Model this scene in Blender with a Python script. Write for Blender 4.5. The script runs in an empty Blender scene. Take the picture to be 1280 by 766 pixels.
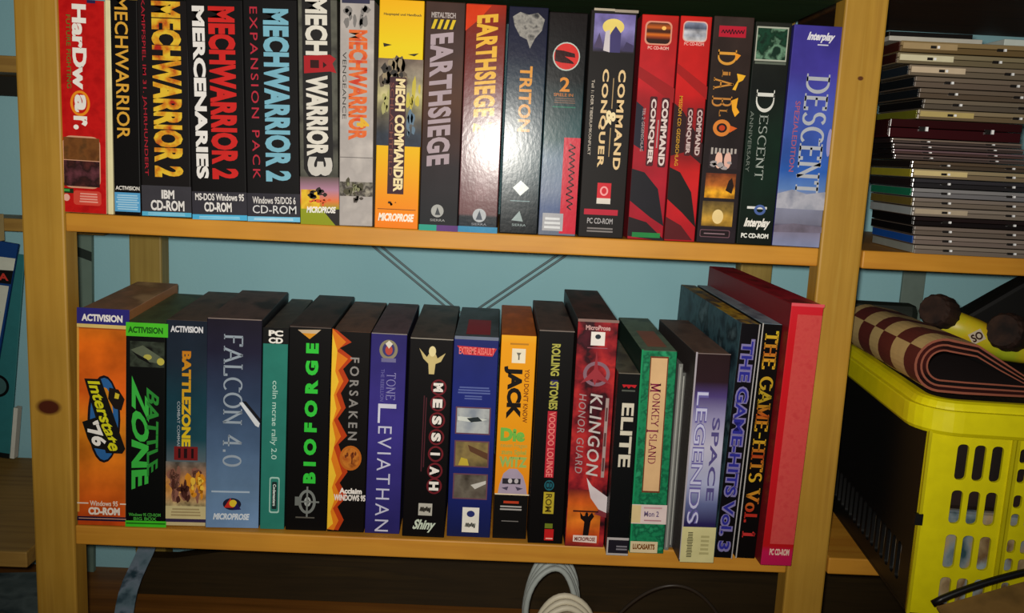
import bpy, bmesh, math, random
from mathutils import Vector, Matrix
random.seed(7)
scene = bpy.context.scene
COL = scene.collection

# ------------------------------------------------------------------ materials
def lin(h):
    def f(c):
        c /= 255.0
        return c / 12.92 if c <= 0.04045 else ((c + 0.055) / 1.055) ** 2.4
    return (f(int(h[0:2], 16)), f(int(h[2:4], 16)), f(int(h[4:6], 16)), 1.0)

_mats = {}
def new_mat(name, rough=0.5, spec=0.4):
    m = bpy.data.materials.new(name)
    m.use_nodes = True
    nt = m.node_tree
    b = nt.nodes['Principled BSDF']
    b.inputs['Roughness'].default_value = rough
    b.inputs['Specular IOR Level'].default_value = spec
    return m, nt, b

def noise_node(nt, scale, detail=3.0, stretch=(1, 1, 1), coord='Object'):
    tc = nt.nodes.new('ShaderNodeTexCoord')
    mp = nt.nodes.new('ShaderNodeMapping')
    mp.inputs['Scale'].default_value = stretch
    n = nt.nodes.new('ShaderNodeTexNoise')
    n.inputs['Scale'].default_value = scale
    n.inputs['Detail'].default_value = detail
    nt.links.new(tc.outputs[coord], mp.inputs['Vector'])
    nt.links.new(mp.outputs['Vector'], n.inputs['Vector'])
    return n

def ramp_node(nt, stops, mode='LINEAR'):
    r = nt.nodes.new('ShaderNodeValToRGB')
    r.color_ramp.interpolation = mode
    el = r.color_ramp.elements
    while len(el) > 1:
        el.remove(el[-1])
    el[0].position = stops[0][0]
    el[0].color = lin(stops[0][1])
    for p, c in stops[1:]:
        e = el.new(p)
        e.color = lin(c)
    return r

def vary(nt, color_out, amount, scale, stretch=(1, 1, 1)):
    n = noise_node(nt, scale, 4.0, stretch)
    mr = nt.nodes.new('ShaderNodeMapRange')
    mr.inputs['From Min'].default_value = 0.3
    mr.inputs['From Max'].default_value = 0.7
    mr.inputs['To Min'].default_value = 1 - amount
    mr.inputs['To Max'].default_value = 1 + amount
    nt.links.new(n.outputs['Fac'], mr.inputs['Value'])
    vm = nt.nodes.new('ShaderNodeVectorMath')
    vm.operation = 'SCALE'
    nt.links.new(color_out, vm.inputs[0])
    nt.links.new(mr.outputs['Result'], vm.inputs['Scale'])
    return vm.outputs['Vector']

def surf(c, rough=0.5, spec=0.4):
    """a colour: hex string, ('noise', cols, scale, stretch) or ('grad', [(z_mm, hex)...], amount, scale)"""
    key = (repr(c), rough, spec)
    if key in _mats:
        return _mats[key]
    m, nt, b = new_mat('print', rough, spec)
    if isinstance(c, str):
        rgb = nt.nodes.new('ShaderNodeRGB')
        rgb.outputs[0].default_value = lin(c)
        nt.links.new(vary(nt, rgb.outputs[0], 0.06, 60), b.inputs['Base Color'])
    elif c[0] == 'noise':
        cols = c[1]
        n = noise_node(nt, c[2], 4.0, c[3])
        k = len(cols)
        stops = [(0.32 + 0.36 * i / max(1, k - 1), cols[i]) for i in range(k)]
        r = ramp_node(nt, stops)
        if len(c) > 4:
            for e_ in r.color_ramp.elements: e_.color = [min(1.0, v * c[4]) for v in e_.color[:3]] + [1.0]
        nt.links.new(n.outputs['Fac'], r.inputs['Fac'])
        nt.links.new(r.outputs['Color'], b.inputs['Base Color'])
    else:
        st = sorted(c[1], key=lambda t: t[0])
        lo, hi = st[0][0], st[-1][0]
        tc = nt.nodes.new('ShaderNodeTexCoord')
        sp = nt.nodes.new('ShaderNodeSeparateXYZ')
        nt.links.new(tc.outputs['Object'], sp.inputs[0])
        mr = nt.nodes.new('ShaderNodeMapRange')
        mr.inputs['From Min'].default_value = lo / 1000
        mr.inputs['From Max'].default_value = max(hi, lo + 0.1) / 1000
        nt.links.new(sp.outputs['Z'], mr.inputs['Value'])
        r = ramp_node(nt, [((z - lo) / max(0.1, hi - lo), h) for z, h in st])
        nt.links.new(mr.outputs['Result'], r.inputs['Fac'])
        out = r.outputs['Color']
        if c[2] > 0:
            out = vary(nt, out, c[2], c[3])
        nt.links.new(out, b.inputs['Base Color'])
    if rough < .3 and spec == .13 and rough < .3:      # crinkled film of the glossy boxes
        w_ = noise_node(nt, 260, 3.0, (1, 1, .6)); bp_ = nt.nodes.new('ShaderNodeBump')
        bp_.inputs['Strength'].default_value = .07; bp_.inputs['Distance'].default_value = .001
        nt.links.new(w_.outputs['Fac'], bp_.inputs['Height']); nt.links.new(bp_.outputs['Normal'], b.inputs['Normal'])
    _mats[key] = m
    return m

def wood(name, cols, grain='z', knots=(), rough=0.5):
    m, nt, b = new_mat(name, rough, 0.3)
    st = {'z': (60, 60, 3), 'x': (3, 60, 60), 'y': (60, 3, 60)}[grain]
    n = noise_node(nt, 1.0, 5.0, st)
    k = len(cols)
    r = ramp_node(nt, [(0.28 + 0.44 * i / max(1, k - 1), cols[i]) for i in range(k)])
    nt.links.new(n.outputs['Fac'], r.inputs['Fac'])
    out = vary(nt, r.outputs['Color'], 0.10, 9.0)
    for (kx, ky, kz, rx, rz, h) in knots:
        tc = nt.nodes.new('ShaderNodeTexCoord')
        vs = nt.nodes.new('ShaderNodeVectorMath'); vs.operation = 'SUBTRACT'
        vs.inputs[1].default_value = (kx, ky, kz)
        nt.links.new(tc.outputs['Object'], vs.inputs[0])
        vd = nt.nodes.new('ShaderNodeVectorMath'); vd.operation = 'DIVIDE'
        vd.inputs[1].default_value = (rx, 0.05, rz)
        nt.links.new(vs.outputs[0], vd.inputs[0])
        ln = nt.nodes.new('ShaderNodeVectorMath'); ln.operation = 'LENGTH'
        nt.links.new(vd.outputs[0], ln.inputs[0])
        mr = nt.nodes.new('ShaderNodeMapRange')
        mr.inputs['From Min'].default_value = 0.8
        mr.inputs['From Max'].default_value = 1.25
        mr.inputs['To Min'].default_value = 1.0
        mr.inputs['To Max'].default_value = 0.0
        nt.links.new(ln.outputs['Value'], mr.inputs['Value'])
        mx = nt.nodes.new('ShaderNodeMix'); mx.data_type = 'RGBA'
        nt.links.new(mr.outputs['Result'], mx.inputs[0])
        nt.links.new(out, mx.inputs[6])
        mx.inputs[7].default_value = lin(h)
        out = mx.outputs[2]
    nt.links.new(out, b.inputs['Base Color'])
    bp = nt.nodes.new('ShaderNodeBump')
    bp.inputs['Strength'].default_value = 0.08
    bp.inputs['Distance'].default_value = 0.002
    nt.links.new(n.outputs['Fac'], bp.inputs['Height'])
    nt.links.new(bp.outputs['Normal'], b.inputs['Normal'])
    return m

# ------------------------------------------------------------------ mesh helpers
class MB:
    def __init__(s):
        s.v = []; s.f = []; s.mi = []; s.mats = []
    def m(s, mat):
        if mat not in s.mats:
            s.mats.append(mat)
        return s.mats.index(mat)
    def add(s, verts, faces, mat):
        o = len(s.v); i = s.m(mat)
        s.v += [tuple(v) for v in verts]
        for f in faces:
            s.f.append(tuple(a + o for a in f)); s.mi.append(i)
    def box(s, x0, x1, y0, y1, z0, z1, mat, front=None, top=None, left=None):
        vs = [(x0, y0, z0), (x1, y0, z0), (x1, y1, z0), (x0, y1, z0), (x0, y0, z1), (x1, y0, z1), (x1, y1, z1), (x0, y1, z1)]
        fs = [((0, 1, 5, 4), front), ((1, 2, 6, 5), None), ((2, 3, 7, 6), None), ((3, 0, 4, 7), left), ((4, 5, 6, 7), top), ((3, 2, 1, 0), None)]
        o = len(s.v); s.v += vs
        for f, mm in fs:
            s.f.append(tuple(a + o for a in f)); s.mi.append(s.m(mm or mat))
    def mesh(s, name):
        me = bpy.data.meshes.new(name)
        me.from_pydata(s.v, [], s.f)
        for mt in s.mats:
            me.materials.append(mt)
        me.polygons.foreach_set('material_index', s.mi)
        me.update()
        return me
    def build(s, name, parent=None, bevel=0.0, smooth=False, recalc=False):
        me = s.mesh(name)
        if recalc:
            bm = bmesh.new(); bm.from_mesh(me)
            bmesh.ops.recalc_face_normals(bm, faces=bm.faces)
            bm.to_mesh(me); bm.free()
        o = bpy.data.objects.new(name, me)
        COL.objects.link(o)
        o.parent = parent
        if bevel:
            bv = o.modifiers.new('bevel', 'BEVEL'); bv.width = bevel; bv.segments = 2; bv.limit_method = 'ANGLE'
        if smooth:
            for p in me.polygons: p.use_smooth = True
        return o

def tag(o, label=None, cat=None, group=None, kind=None):
    if label: o['label'] = label
    if cat: o['category'] = cat
    if group: o['group'] = group
    if kind: o['kind'] = kind
    return o

def empty(name, loc, rz=0.0):
    o = bpy.data.objects.new(name, None); COL.objects.link(o)
    o.location = loc; o.rotation_euler = (0, 0, rz)
    o.empty_display_size = 0.02
    return o

def tube_verts(mb, pts, r, mat, seg=10, closed=False):
    n = len(pts); P = [Vector(p) for p in pts]
    rings = []
    up = None
    for i in range(n):
        a = P[(i - 1) % n] if (closed or i > 0) else P[0]
        b = P[(i + 1) % n] if (closed or i < n - 1) else P[-1]
        t = (b - a).normalized()
        if up is None:
            up = Vector((0, 0, 1)) if abs(t.z) < 0.9 else Vector((1, 0, 0))
        s = t.cross(up).normalized(); u = s.cross(t).normalized(); up = u
        rings.append([P[i] + (s * math.cos(2 * math.pi * k / seg) + u * math.sin(2 * math.pi * k / seg)) * r for k in range(seg)])
    vs = [v for rg in rings for v in rg]
    fs = []
    for i in range(n if closed else n - 1):
        j = (i + 1) % n
        for k in range(seg):
            k2 = (k + 1) % seg
            fs.append((i * seg + k, i * seg + k2, j * seg + k2, j * seg + k))
    if not closed:
        fs.append(tuple(range(seg - 1, -1, -1))); fs.append(tuple((n - 1) * seg + k for k in range(seg)))
    mb.add(vs, fs, mat)

# ------------------------------------------------------------------ lettering
_tc = {}
def text_geo(s, bold):
    key = (s, bold)
    if key in _tc: return _tc[key]
    cu = bpy.data.curves.new('lettering', 'FONT')
    if s.startswith('~'):
        sp_, s = s[1:].split('~', 1); cu.space_character = float(sp_)
    cu.body = s; cu.resolution_u = 3; cu.offset = bold * 0.8 + .004; cu.fill_mode = 'FRONT'
    o = bpy.data.objects.new('lettering', cu)
    me = o.to_mesh()
    vs = [(v.co.x, v.co.y) for v in me.vertices]
    fs = [tuple(p.vertices) for p in me.polygons]
    o.to_mesh_clear()
    bpy.data.objects.remove(o); bpy.data.curves.remove(cu)
    _tc[key] = (vs, fs)
    return vs, fs

def arc(cx, cy, rx, ry, a0, a1, n=14):
    return [(cx + rx * math.cos(math.radians(a0 + (a1 - a0) * i / n)), cy + ry * math.sin(math.radians(a0 + (a1 - a0) * i / n))) for i in range(n + 1)]
# serif capitals drawn as strokes: width, strokes, serif feet (x, y)
GL = {
 'A': (.8, [[(.05, 0), (.4, 1)], [(.4, 1), (.75, 0)], [(.2, .36), (.6, .36)]], [(.05, 0), (.75, 0)]),
 'B': (.66, [[(.12, 0), (.12, 1)], [(.12, 1), (.34, 1)] + arc(.34, .76, .22, .24, 90, -90) + [(.12, .52)], [(.34, .52)] + arc(.34, .26, .26, .26, 90, -90) + [(.12, 0)]], [(.08, 0), (.08, 1)]),
 'C': (.72, [arc(.42, .5, .36, .5, 50, 310, 20)], [(.66, .86)]),
 'D': (.76, [[(.12, 0), (.12, 1)], [(.12, 1), (.3, 1)] + arc(.3, .5, .4, .5, 90, -90, 18) + [(.12, 0)]], [(.08, 0), (.08, 1)]),
 'E': (.64, [[(.12, 0), (.12, 1)], [(.12, 1), (.58, 1)], [(.12, .52), (.46, .52)], [(.12, 0), (.6, 0)], [(.58, 1), (.58, .86)], [(.6, 0), (.6, .14)]], [(.1, 0), (.1, 1)]),
 'F': (.6, [[(.12, 0), (.12, 1)], [(.12, 1), (.56, 1)], [(.12, .52), (.44, .52)], [(.56, 1), (.56, .86)]], [(.12, 0)]),
 'G': (.78, [arc(.42, .5, .36, .5, 50, 340, 22) + [(.76, .42), (.52, .42)]], [(.66, .86)]),
 'H': (.8, [[(.12, 0), (.12, 1)], [(.68, 0), (.68, 1)], [(.12, .52), (.68, .52)]], [(.12, 0), (.12, 1), (.68, 0), (.68, 1)]),
 'I': (.34, [[(.17, 0), (.17, 1)]], [(.17, 0), (.17, 1)]),
 'i': (.34, [[(.17, 0), (.17, .7)], [(.17, .86), (.17, 1)]], [(.17, 0)]),
 'K': (.74, [[(.12, 0), (.12, 1)], [(.64, 1), (.12, .44)], [(.3, .6), (.68, 0)]], [(.12, 0), (.12, 1), (.66, 0), (.62, 1)]),
 'L': (.6, [[(.12, 0), (.12, 1)], [(.12, 0), (.56, 0)], [(.56, 0), (.56, .16)]], [(.12, 1)]),
 'M': (.94, [[(.12, 0), (.12, 1)], [(.12, 1), (.47, .1)], [(.47, .1), (.82, 1)], [(.82, 1), (.82, 0)]], [(.12, 0), (.82, 0), (.1, 1), (.84, 1)]),
 'N': (.8, [[(.12, 0), (.12, 1)], [(.12, 1), (.68, 0)], [(.68, 0), (.68, 1)]], [(.12, 0), (.08, 1), (.68, 1)]),
 'O': (.84, [arc(.42, .5, .36, .5, 0, 360, 24)], []),
 'P': (.62, [[(.12, 0), (.12, 1)], [(.12, 1), (.34, 1)] + arc(.34, .74, .22, .26, 90, -90) + [(.12, .48)]], [(.12, 0), (.08, 1)]),
 'R': (.74, [[(.12, 0), (.12, 1)], [(.12, 1), (.34, 1)] + arc(.34, .76, .22, .24, 90, -90) + [(.12, .52)], [(.34, .52), (.66, 0)]], [(.12, 0), (.08, 1), (.66, 0)]),
 'S': (.6, [arc(.32, .75, .22, .25, 30, 270, 14) + arc(.3, .25, .24, .25, 90, -150, 14)[1:]], []),
 'T': (.7, [[(.35, 0), (.35, 1)], [(.06, 1), (.64, 1)], [(.06, 1), (.06, .86)], [(.64, 1), (.64, .86)]], [(.35, 0)]),
 'V': (.76, [[(.06, 1), (.38, 0)], [(.38, 0), (.7, 1)]], [(.06, 1), (.7, 1)]),
 'Y': (.74, [[(.06, 1), (.37, .5)], [(.68, 1), (.37, .5)], [(.37, .5), (.37, 0)]], [(.37, 0), (.06, 1), (.68, 1)]),
 'o': (.58, [arc(.29, .33, .22, .33, 0, 360, 18)], []),
 'l': (.3, [[(.15, 0), (.15, 1)]], [(.15, 0)]),
 '0': (.66, [arc(.33, .5, .26, .5, 0, 360, 22)], []),
 '1': (.42, [[(.22, 0), (.22, 1)], [(.22, 1), (.1, .84)]], [(.22, 0)]),
 '3': (.6, [arc(.28, .75, .22, .25, 150, -90, 14) + arc(.28, .25, .24, .25, 90, -150, 14)[1:]], []),
 '4': (.66, [[(.46, 0), (.46, 1)], [(.46, 1), (.06, .3)], [(.06, .3), (.62, .3)]], [(.46, 0)]),
 '.': (.26, [[(.13, 0), (.13, .1)]], []), '-': (.44, [[(.06, .45), (.38, .45)]], []), ' ': (.36, [], []),
}
def serif_geo(s, bold):
    w = 0.13 + bold * 1.2
    vs = []; fs = []; x = 0.0
    def quad(a, b, wd):
        dx, dy = b[0] - a[0], b[1] - a[1]; l = math.hypot(dx, dy) or 1
        nx, ny = -dy / l * wd / 2, dx / l * wd / 2
        ex, ey = dx / l * wd * .2, dy / l * wd * .2
        o = len(vs)
        vs.extend([(a[0] + nx - ex, a[1] + ny - ey), (a[0] - nx - ex, a[1] - ny - ey), (b[0] - nx + ex, b[1] - ny + ey), (b[0] + nx + ex, b[1] + ny + ey)])
        fs.append((o, o + 1, o + 2, o + 3))
    for ch in s:
        g = GL.get(ch) or GL.get(ch.upper())
        if not g: x += .4; continue
        for st in g[1]:
            if len(st) > 2:
                n = len(st); closed = math.hypot(st[0][0] - st[-1][0], st[0][1] - st[-1][1]) < 1e-6
                o = len(vs)
                for i in range(n):
                    a = st[i - 1] if i else (st[-2] if closed else st[0])
                    b = st[i + 1] if i < n - 1 else (st[1] if closed else st[-1])
                    dx, dy = b[0] - a[0], b[1] - a[1]; l = math.hypot(dx, dy) or 1
                    ww = w * (.5 + .5 * abs(dy) / l) / 2
                    nx, ny = -dy / l * ww, dx / l * ww
                    vs.extend([(st[i][0] + x + nx, st[i][1] + ny), (st[i][0] + x - nx, st[i][1] - ny)])
                for i in range(n - 1):
                    fs.append((o + 2 * i, o + 2 * i + 1, o + 2 * i + 3, o + 2 * i + 2))
                continue
            for a, b in zip(st, st[1:]):
                thin = abs(b[1] - a[1]) < abs(b[0] - a[0]) * .4
                quad((a[0] + x, a[1]), (b[0] + x, b[1]), w * (.6 if thin else 1))
        for fx, fy in g[2]:
            quad((fx + x - w * .95, fy), (fx + x + w * .95, fy), w * .42)
        x += g[0] + .1
    return vs, fs

def norm_geo(vs):
    xs = [v[0] for v in vs]; ys = [v[1] for v in vs]
    x0, x1, y0, y1 = min(xs), max(xs), min(ys), max(ys)
    return [((v[0] - x0) / max(1e-6, x1 - x0), (v[1] - y0) / max(1e-6, y1 - y0)) for v in vs]

PART = {'t': 'title_lettering', 's': 'subtitle_lettering', 'p': 'cover_picture', 'l': 'publisher_logo', 'b': 'printed_band_and_edge_light', 'e': 'printed_emblem', 'k': 'sticker', 'n': 'small_print'}  # 'b' also covers painted catch-light strips along dark boxes' top edges

def spine_elements(root, els, rough, spec):
    """printed matter on the front face of a box; coordinates in mm, x across, z up"""
    def bbox(e):
        if e[0] in ('P', 'TS'):
            xs = [a for a, b in e[2]]; zs = [b for a, b in e[2]]
            return min(xs), max(xs), min(zs), max(zs)
        return e[2:6]
    # printed pieces that do not touch are separate parts
    cl = list(range(len(els)))
    def find(i):
        while cl[i] != i: i = cl[i]
        return i
    for i in range(len(els)):
        for j in range(i):
            if els[i][1] == els[j][1]:
                A, B_ = bbox(els[i]), bbox(els[j])
                if A[0] < B_[1] + .3 and B_[0] < A[1] + .3 and A[2] < B_[3] + .3 and B_[2] < A[3] + .3:
                    cl[find(i)] = find(j)
    parts = {}
    for i, e in enumerate(els):
        kind, p = e[0], (e[1], find(i))
        mb = parts.setdefault(p, MB())
        y = -0.00020 - 0.00005 * i
        def put(pts, faces, mat):
            mb.add([(a / 1000, y, b / 1000) for a, b in pts], faces, mat)
        if kind in 'P':
            put(e[2], [tuple(range(len(e[2])))], surf(e[3], rough, spec)); continue
        if kind == 'TS':
            quad, c, s, bold = e[2], e[3], e[4], e[5]
            vs, fs = text_geo(s, bold)
            vs = norm_geo(vs)
            a, b2, c2, d = quad
            pts = []
            for u, v in vs:
                lo = (a[0] + (d[0] - a[0]) * u, a[1] + (d[1] - a[1]) * u)
                hi = (b2[0] + (c2[0] - b2[0]) * u, b2[1] + (c2[1] - b2[1]) * u)
                pts.append((lo[0] + (hi[0] - lo[0]) * v, lo[1] + (hi[1] - lo[1]) * v))
            put(pts, fs, surf(c, rough, spec)); continue
        x0, x1, z0, z1, c = e[2:7]
        mat = surf(c, rough, spec)
        if kind == 'R':
            put([(x0, z0), (x1, z0), (x1, z1), (x0, z1)], [(0, 1, 2, 3)], mat)
        elif kind == 'RR':
            r = min(x1 - x0, z1 - z0) * .22
            pts = []
            for cx, cz, a0 in ((x1 - r, z0 + r, -90), (x1 - r, z1 - r, 0), (x0 + r, z1 - r, 90), (x0 + r, z0 + r, 180)):
                pts += arc(cx, cz, r, r, a0, a0 + 90, 5)
            put(pts, [tuple(range(len(pts)))], mat)
        elif kind == 'E':
            pts = arc((x0 + x1) / 2, (z0 + z1) / 2, (x1 - x0) / 2, (z1 - z0) / 2, 0, 345, 23)
            put(pts, [tuple(range(len(pts)))], mat)
        elif kind == 'O':
            t = e[7]; n = 28
            cx, cz, rx, rz = (x0 + x1) / 2, (z0 + z1) / 2, (x1 - x0) / 2, (z1 - z0) / 2
            tt = t * 2 * min(rx, rz)
            a = arc(cx, cz, rx, rz, 0, 360 - 360 / n, n - 1)
            b = arc(cx, cz, max(.1, rx - tt), max(.1, rz - tt), 0, 360 - 360 / n, n - 1)
            put(a + b, [(k, (k + 1) % n, n + (k + 1) % n, n + k) for k in range(n)], mat)
        elif kind == 'B':
            n, d, seed = e[7], e[8], e[9]
            rnd = random.Random(seed * 31 + n)
            for k in range(n):
                if d == 'h':
                    h = (z1 - z0) / n; zz = z0 + h * k
                    ind = rnd.uniform(0, .12) * (x1 - x0)
                    put([(x0 + ind, zz + h * .18), (x1 - ind, zz + h * .18), (x1 - ind, zz + h * .72), (x0 + ind, zz + h * .72)], [(0, 1, 2, 3)], mat)
                else:
                    w = (x1 - x0) / n; xx = x0 + w * k
                    ind = rnd.uniform(0, .3) * (z1 - z0)
                    put([(xx + w * .2, z0 + ind), (xx + w * .7, z0 + ind), (xx + w * .7, z1 - ind * .4), (xx + w * .2, z1 - ind * .4)], [(0, 1, 2, 3)], mat)
        elif kind == 'S':
            seed, n = e[7], e[8]
            rnd = random.Random(seed)
            W_, H_ = x1 - x0, z1 - z0
            if p[0] in 'pe':
                for k in range(n):
                    cx, cz = x0 + W_ * rnd.uniform(.1, .9), z0 + H_ * rnd.uniform(.15, .85)
                    rx, rz = W_ * rnd.uniform(.06, .17), H_ * rnd.uniform(.10, .32)
                    pts = [(cx + rx * math.cos(a_) * rnd.uniform(.6, 1.1), cz + rz * math.sin(a_) * rnd.uniform(.6, 1.1)) for a_ in [i_ * math.pi / 5 for i_ in range(10)]]
                    put([(cx, cz)] + pts, [(0, 1 + i_, 1 + (i_ + 1) % 10) for i_ in range(10)], mat)
                continue
            tall = H_ > W_ * 1.3
            pts = []
            for k in range(n * 2):
                t = k / (n * 2 - 1)
                o = (.5 + (.42 if k % 2 else -.42) * rnd.uniform(.5, 1))
                pts.append((x0 + W_ * o, z1 - H_ * t) if tall else (x0 + W_ * t, z0 + H_ * o))
            th = max(.5, min(W_, H_) * .11)
            for a, b in zip(pts, pts[1:]):
                dx, dz = b[0] - a[0], b[1] - a[1]; l = math.hypot(dx, dz) or 1
                nx, nz = -dz / l * th, dx / l * th * .8
                put([(a[0] + nx, a[1] + nz), (a[0] - nx, a[1] - nz), (b[0] - nx * .6, b[1] - nz * .6), (b[0] + nx * .6, b[1] + nz * .6)], [(0, 1, 2, 3)], mat)
        elif kind == 'T':
            s, rot, font, bold, sh = e[7:12]
            vs, fs = (serif_geo(s, bold) if font == 'serif' else text_geo(s, bold))
            if sh:
                vs = [(a + b * sh, b) for a, b in vs]
            vs = norm_geo(vs)
            if rot == 'd': pts = [(x0 + (x1 - x0) * v, z1 - (z1 - z0) * u) for u, v in vs]
            elif rot == 'u': pts = [(x1 - (x1 - x0) * v, z0 + (z1 - z0) * u) for u, v in vs]
            else: pts = [(x0 + (x1 - x0) * u, z0 + (z1 - z0) * v) for u, v in vs]
            put(pts, fs, mat)
    out = {}
    for p, mb in parts.items():
        out[p] = mb.build(PART[p[0]], root)
    return out

# ------------------------------------------------------------------ setting
def struct(name, mb, **k):
    return tag(mb.build(name, **k), kind='structure')

FLOOR = -0.585
WALL = 0.345
m_wall, nt, b = new_mat('painted wall', 0.75, 0.2)
n = noise_node(nt, 3.0, 4.0)
r = ramp_node(nt, [(0.3, '8ebec8'), (0.7, '9acad2')])
nt.links.new(n.outputs['Fac'], r.inputs['Fac']); nt.links.new(r.outputs['Color'], b.inputs['Base Color'])
n2 = noise_node(nt, 180.0, 2.0); bp = nt.nodes.new('ShaderNodeBump'); bp.inputs['Strength'].default_value = .12; bp.inputs['Distance'].default_value = .002
nt.links.new(n2.outputs['Fac'], bp.inputs['Height']); nt.links.new(bp.outputs['Normal'], b.inputs['Normal'])
mb = MB(); mb.box(-2.2, 2.2, WALL, WALL + .1, FLOOR - .05, 1.6, m_wall); struct('wall_back', mb)
m_floor = wood('brown floorboards', ['6e4414', '865420', '9a6424'], 'x')
mb = MB(); mb.box(-2.2, 2.2, -1.8, WALL, FLOOR - .05, FLOOR, m_floor); struct('floor', mb)

# ------------------------------------------------------------------ shelving unit
PINE = ['a67a2a', 'b88c34', 'ae822c', 'c09840']
m_post = wood('pine upright', PINE, 'z', knots=((-.446, 0, -.223, .013, .0085, '4a1c08'), (.445, 0, .187, .003, .0022, '5a3010')))
m_board = wood('pine board', ['b87622', 'cc8e2e', 'c08224'], 'x')
m_over = wood('shade-toned board above', ['26381e', '324a28', '2c3018'], 'x')  # dimness of the underside is put into this wood colour
m_over2 = wood('shade-toned brown board above', ['38220e', '4a2c12', '2c1a0a'], 'x')  # right-hand board above, its underside shade mixed into the brown
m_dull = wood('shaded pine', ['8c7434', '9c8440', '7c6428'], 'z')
m_metal = surf('5a6c70', 0.4)
unit = tag(empty('shelving_unit', (0, 0, FLOOR)), 'open pine shelving unit holding two rows of game boxes', 'shelving')
def upright(x0, x1, y0, y1, mat):
    mb = MB(); mb.box(x0, x1, y0, y1, FLOOR, .62, mat)
    o = mb.build('upright', unit, bevel=.0025); o.matrix_parent_inverse = Matrix.Translation((0, 0, -FLOOR))
    return o
upright(-.4685, -.4215, 0, .032, m_post); upright(.4205, .4675, 0, .032, m_post)
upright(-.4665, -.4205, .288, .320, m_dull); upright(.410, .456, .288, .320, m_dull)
def board(x0, x1, z1, parent, mat=m_board, y0=0.0, y1=.325, t=.0205):
    mb = MB(); mb.box(x0, x1, y0, y1, z1 - t, z1, mat)
    o = mb.build('shelf_board', parent, bevel=.0018)
    o.matrix_parent_inverse = Matrix.Translation((0, 0, -FLOOR))
    return o
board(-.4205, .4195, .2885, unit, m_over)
for z, t_ in ((0.0, .0205), (-.365, .0235)):
    board(-.4205, .4195, z, unit, t=t_)
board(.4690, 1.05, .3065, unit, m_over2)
for z in (0.0, -.367):
    board(.4690, 1.05, z, unit)
for x in (.70, .775):
    mb = MB(); mb.box(x, x + .034, .31, .338, -.040, -.0207, surf('241a14'))
    o = mb.build('shelf_bracket', unit); o.matrix_parent_inverse = Matrix.Translation((0, 0, -FLOOR))
for (p, q, y) in (((-.43, .185), (.455, -.50), .327), ((.43, .150), (-.455, -.515), .333)):
    d = Vector((q[0] - p[0], 0, q[1] - p[1])); l = d.length; d.normalize(); nn = Vector((-d.z, 0, d.x))
    mb = MB()
    for off in (-.0038, .0038):
        c0 = Vector((p[0], y, p[1])) + nn * off
        tube_verts(mb, [c0 + d * (l * k / 6) for k in range(7)], .0017, m_metal, 8)
    o = mb.build('cross_brace', unit, smooth=True); o.matrix_parent_inverse = Matrix.Translation((0, 0, -FLOOR))
    o['label'] = 'thin steel diagonal brace'

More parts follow.
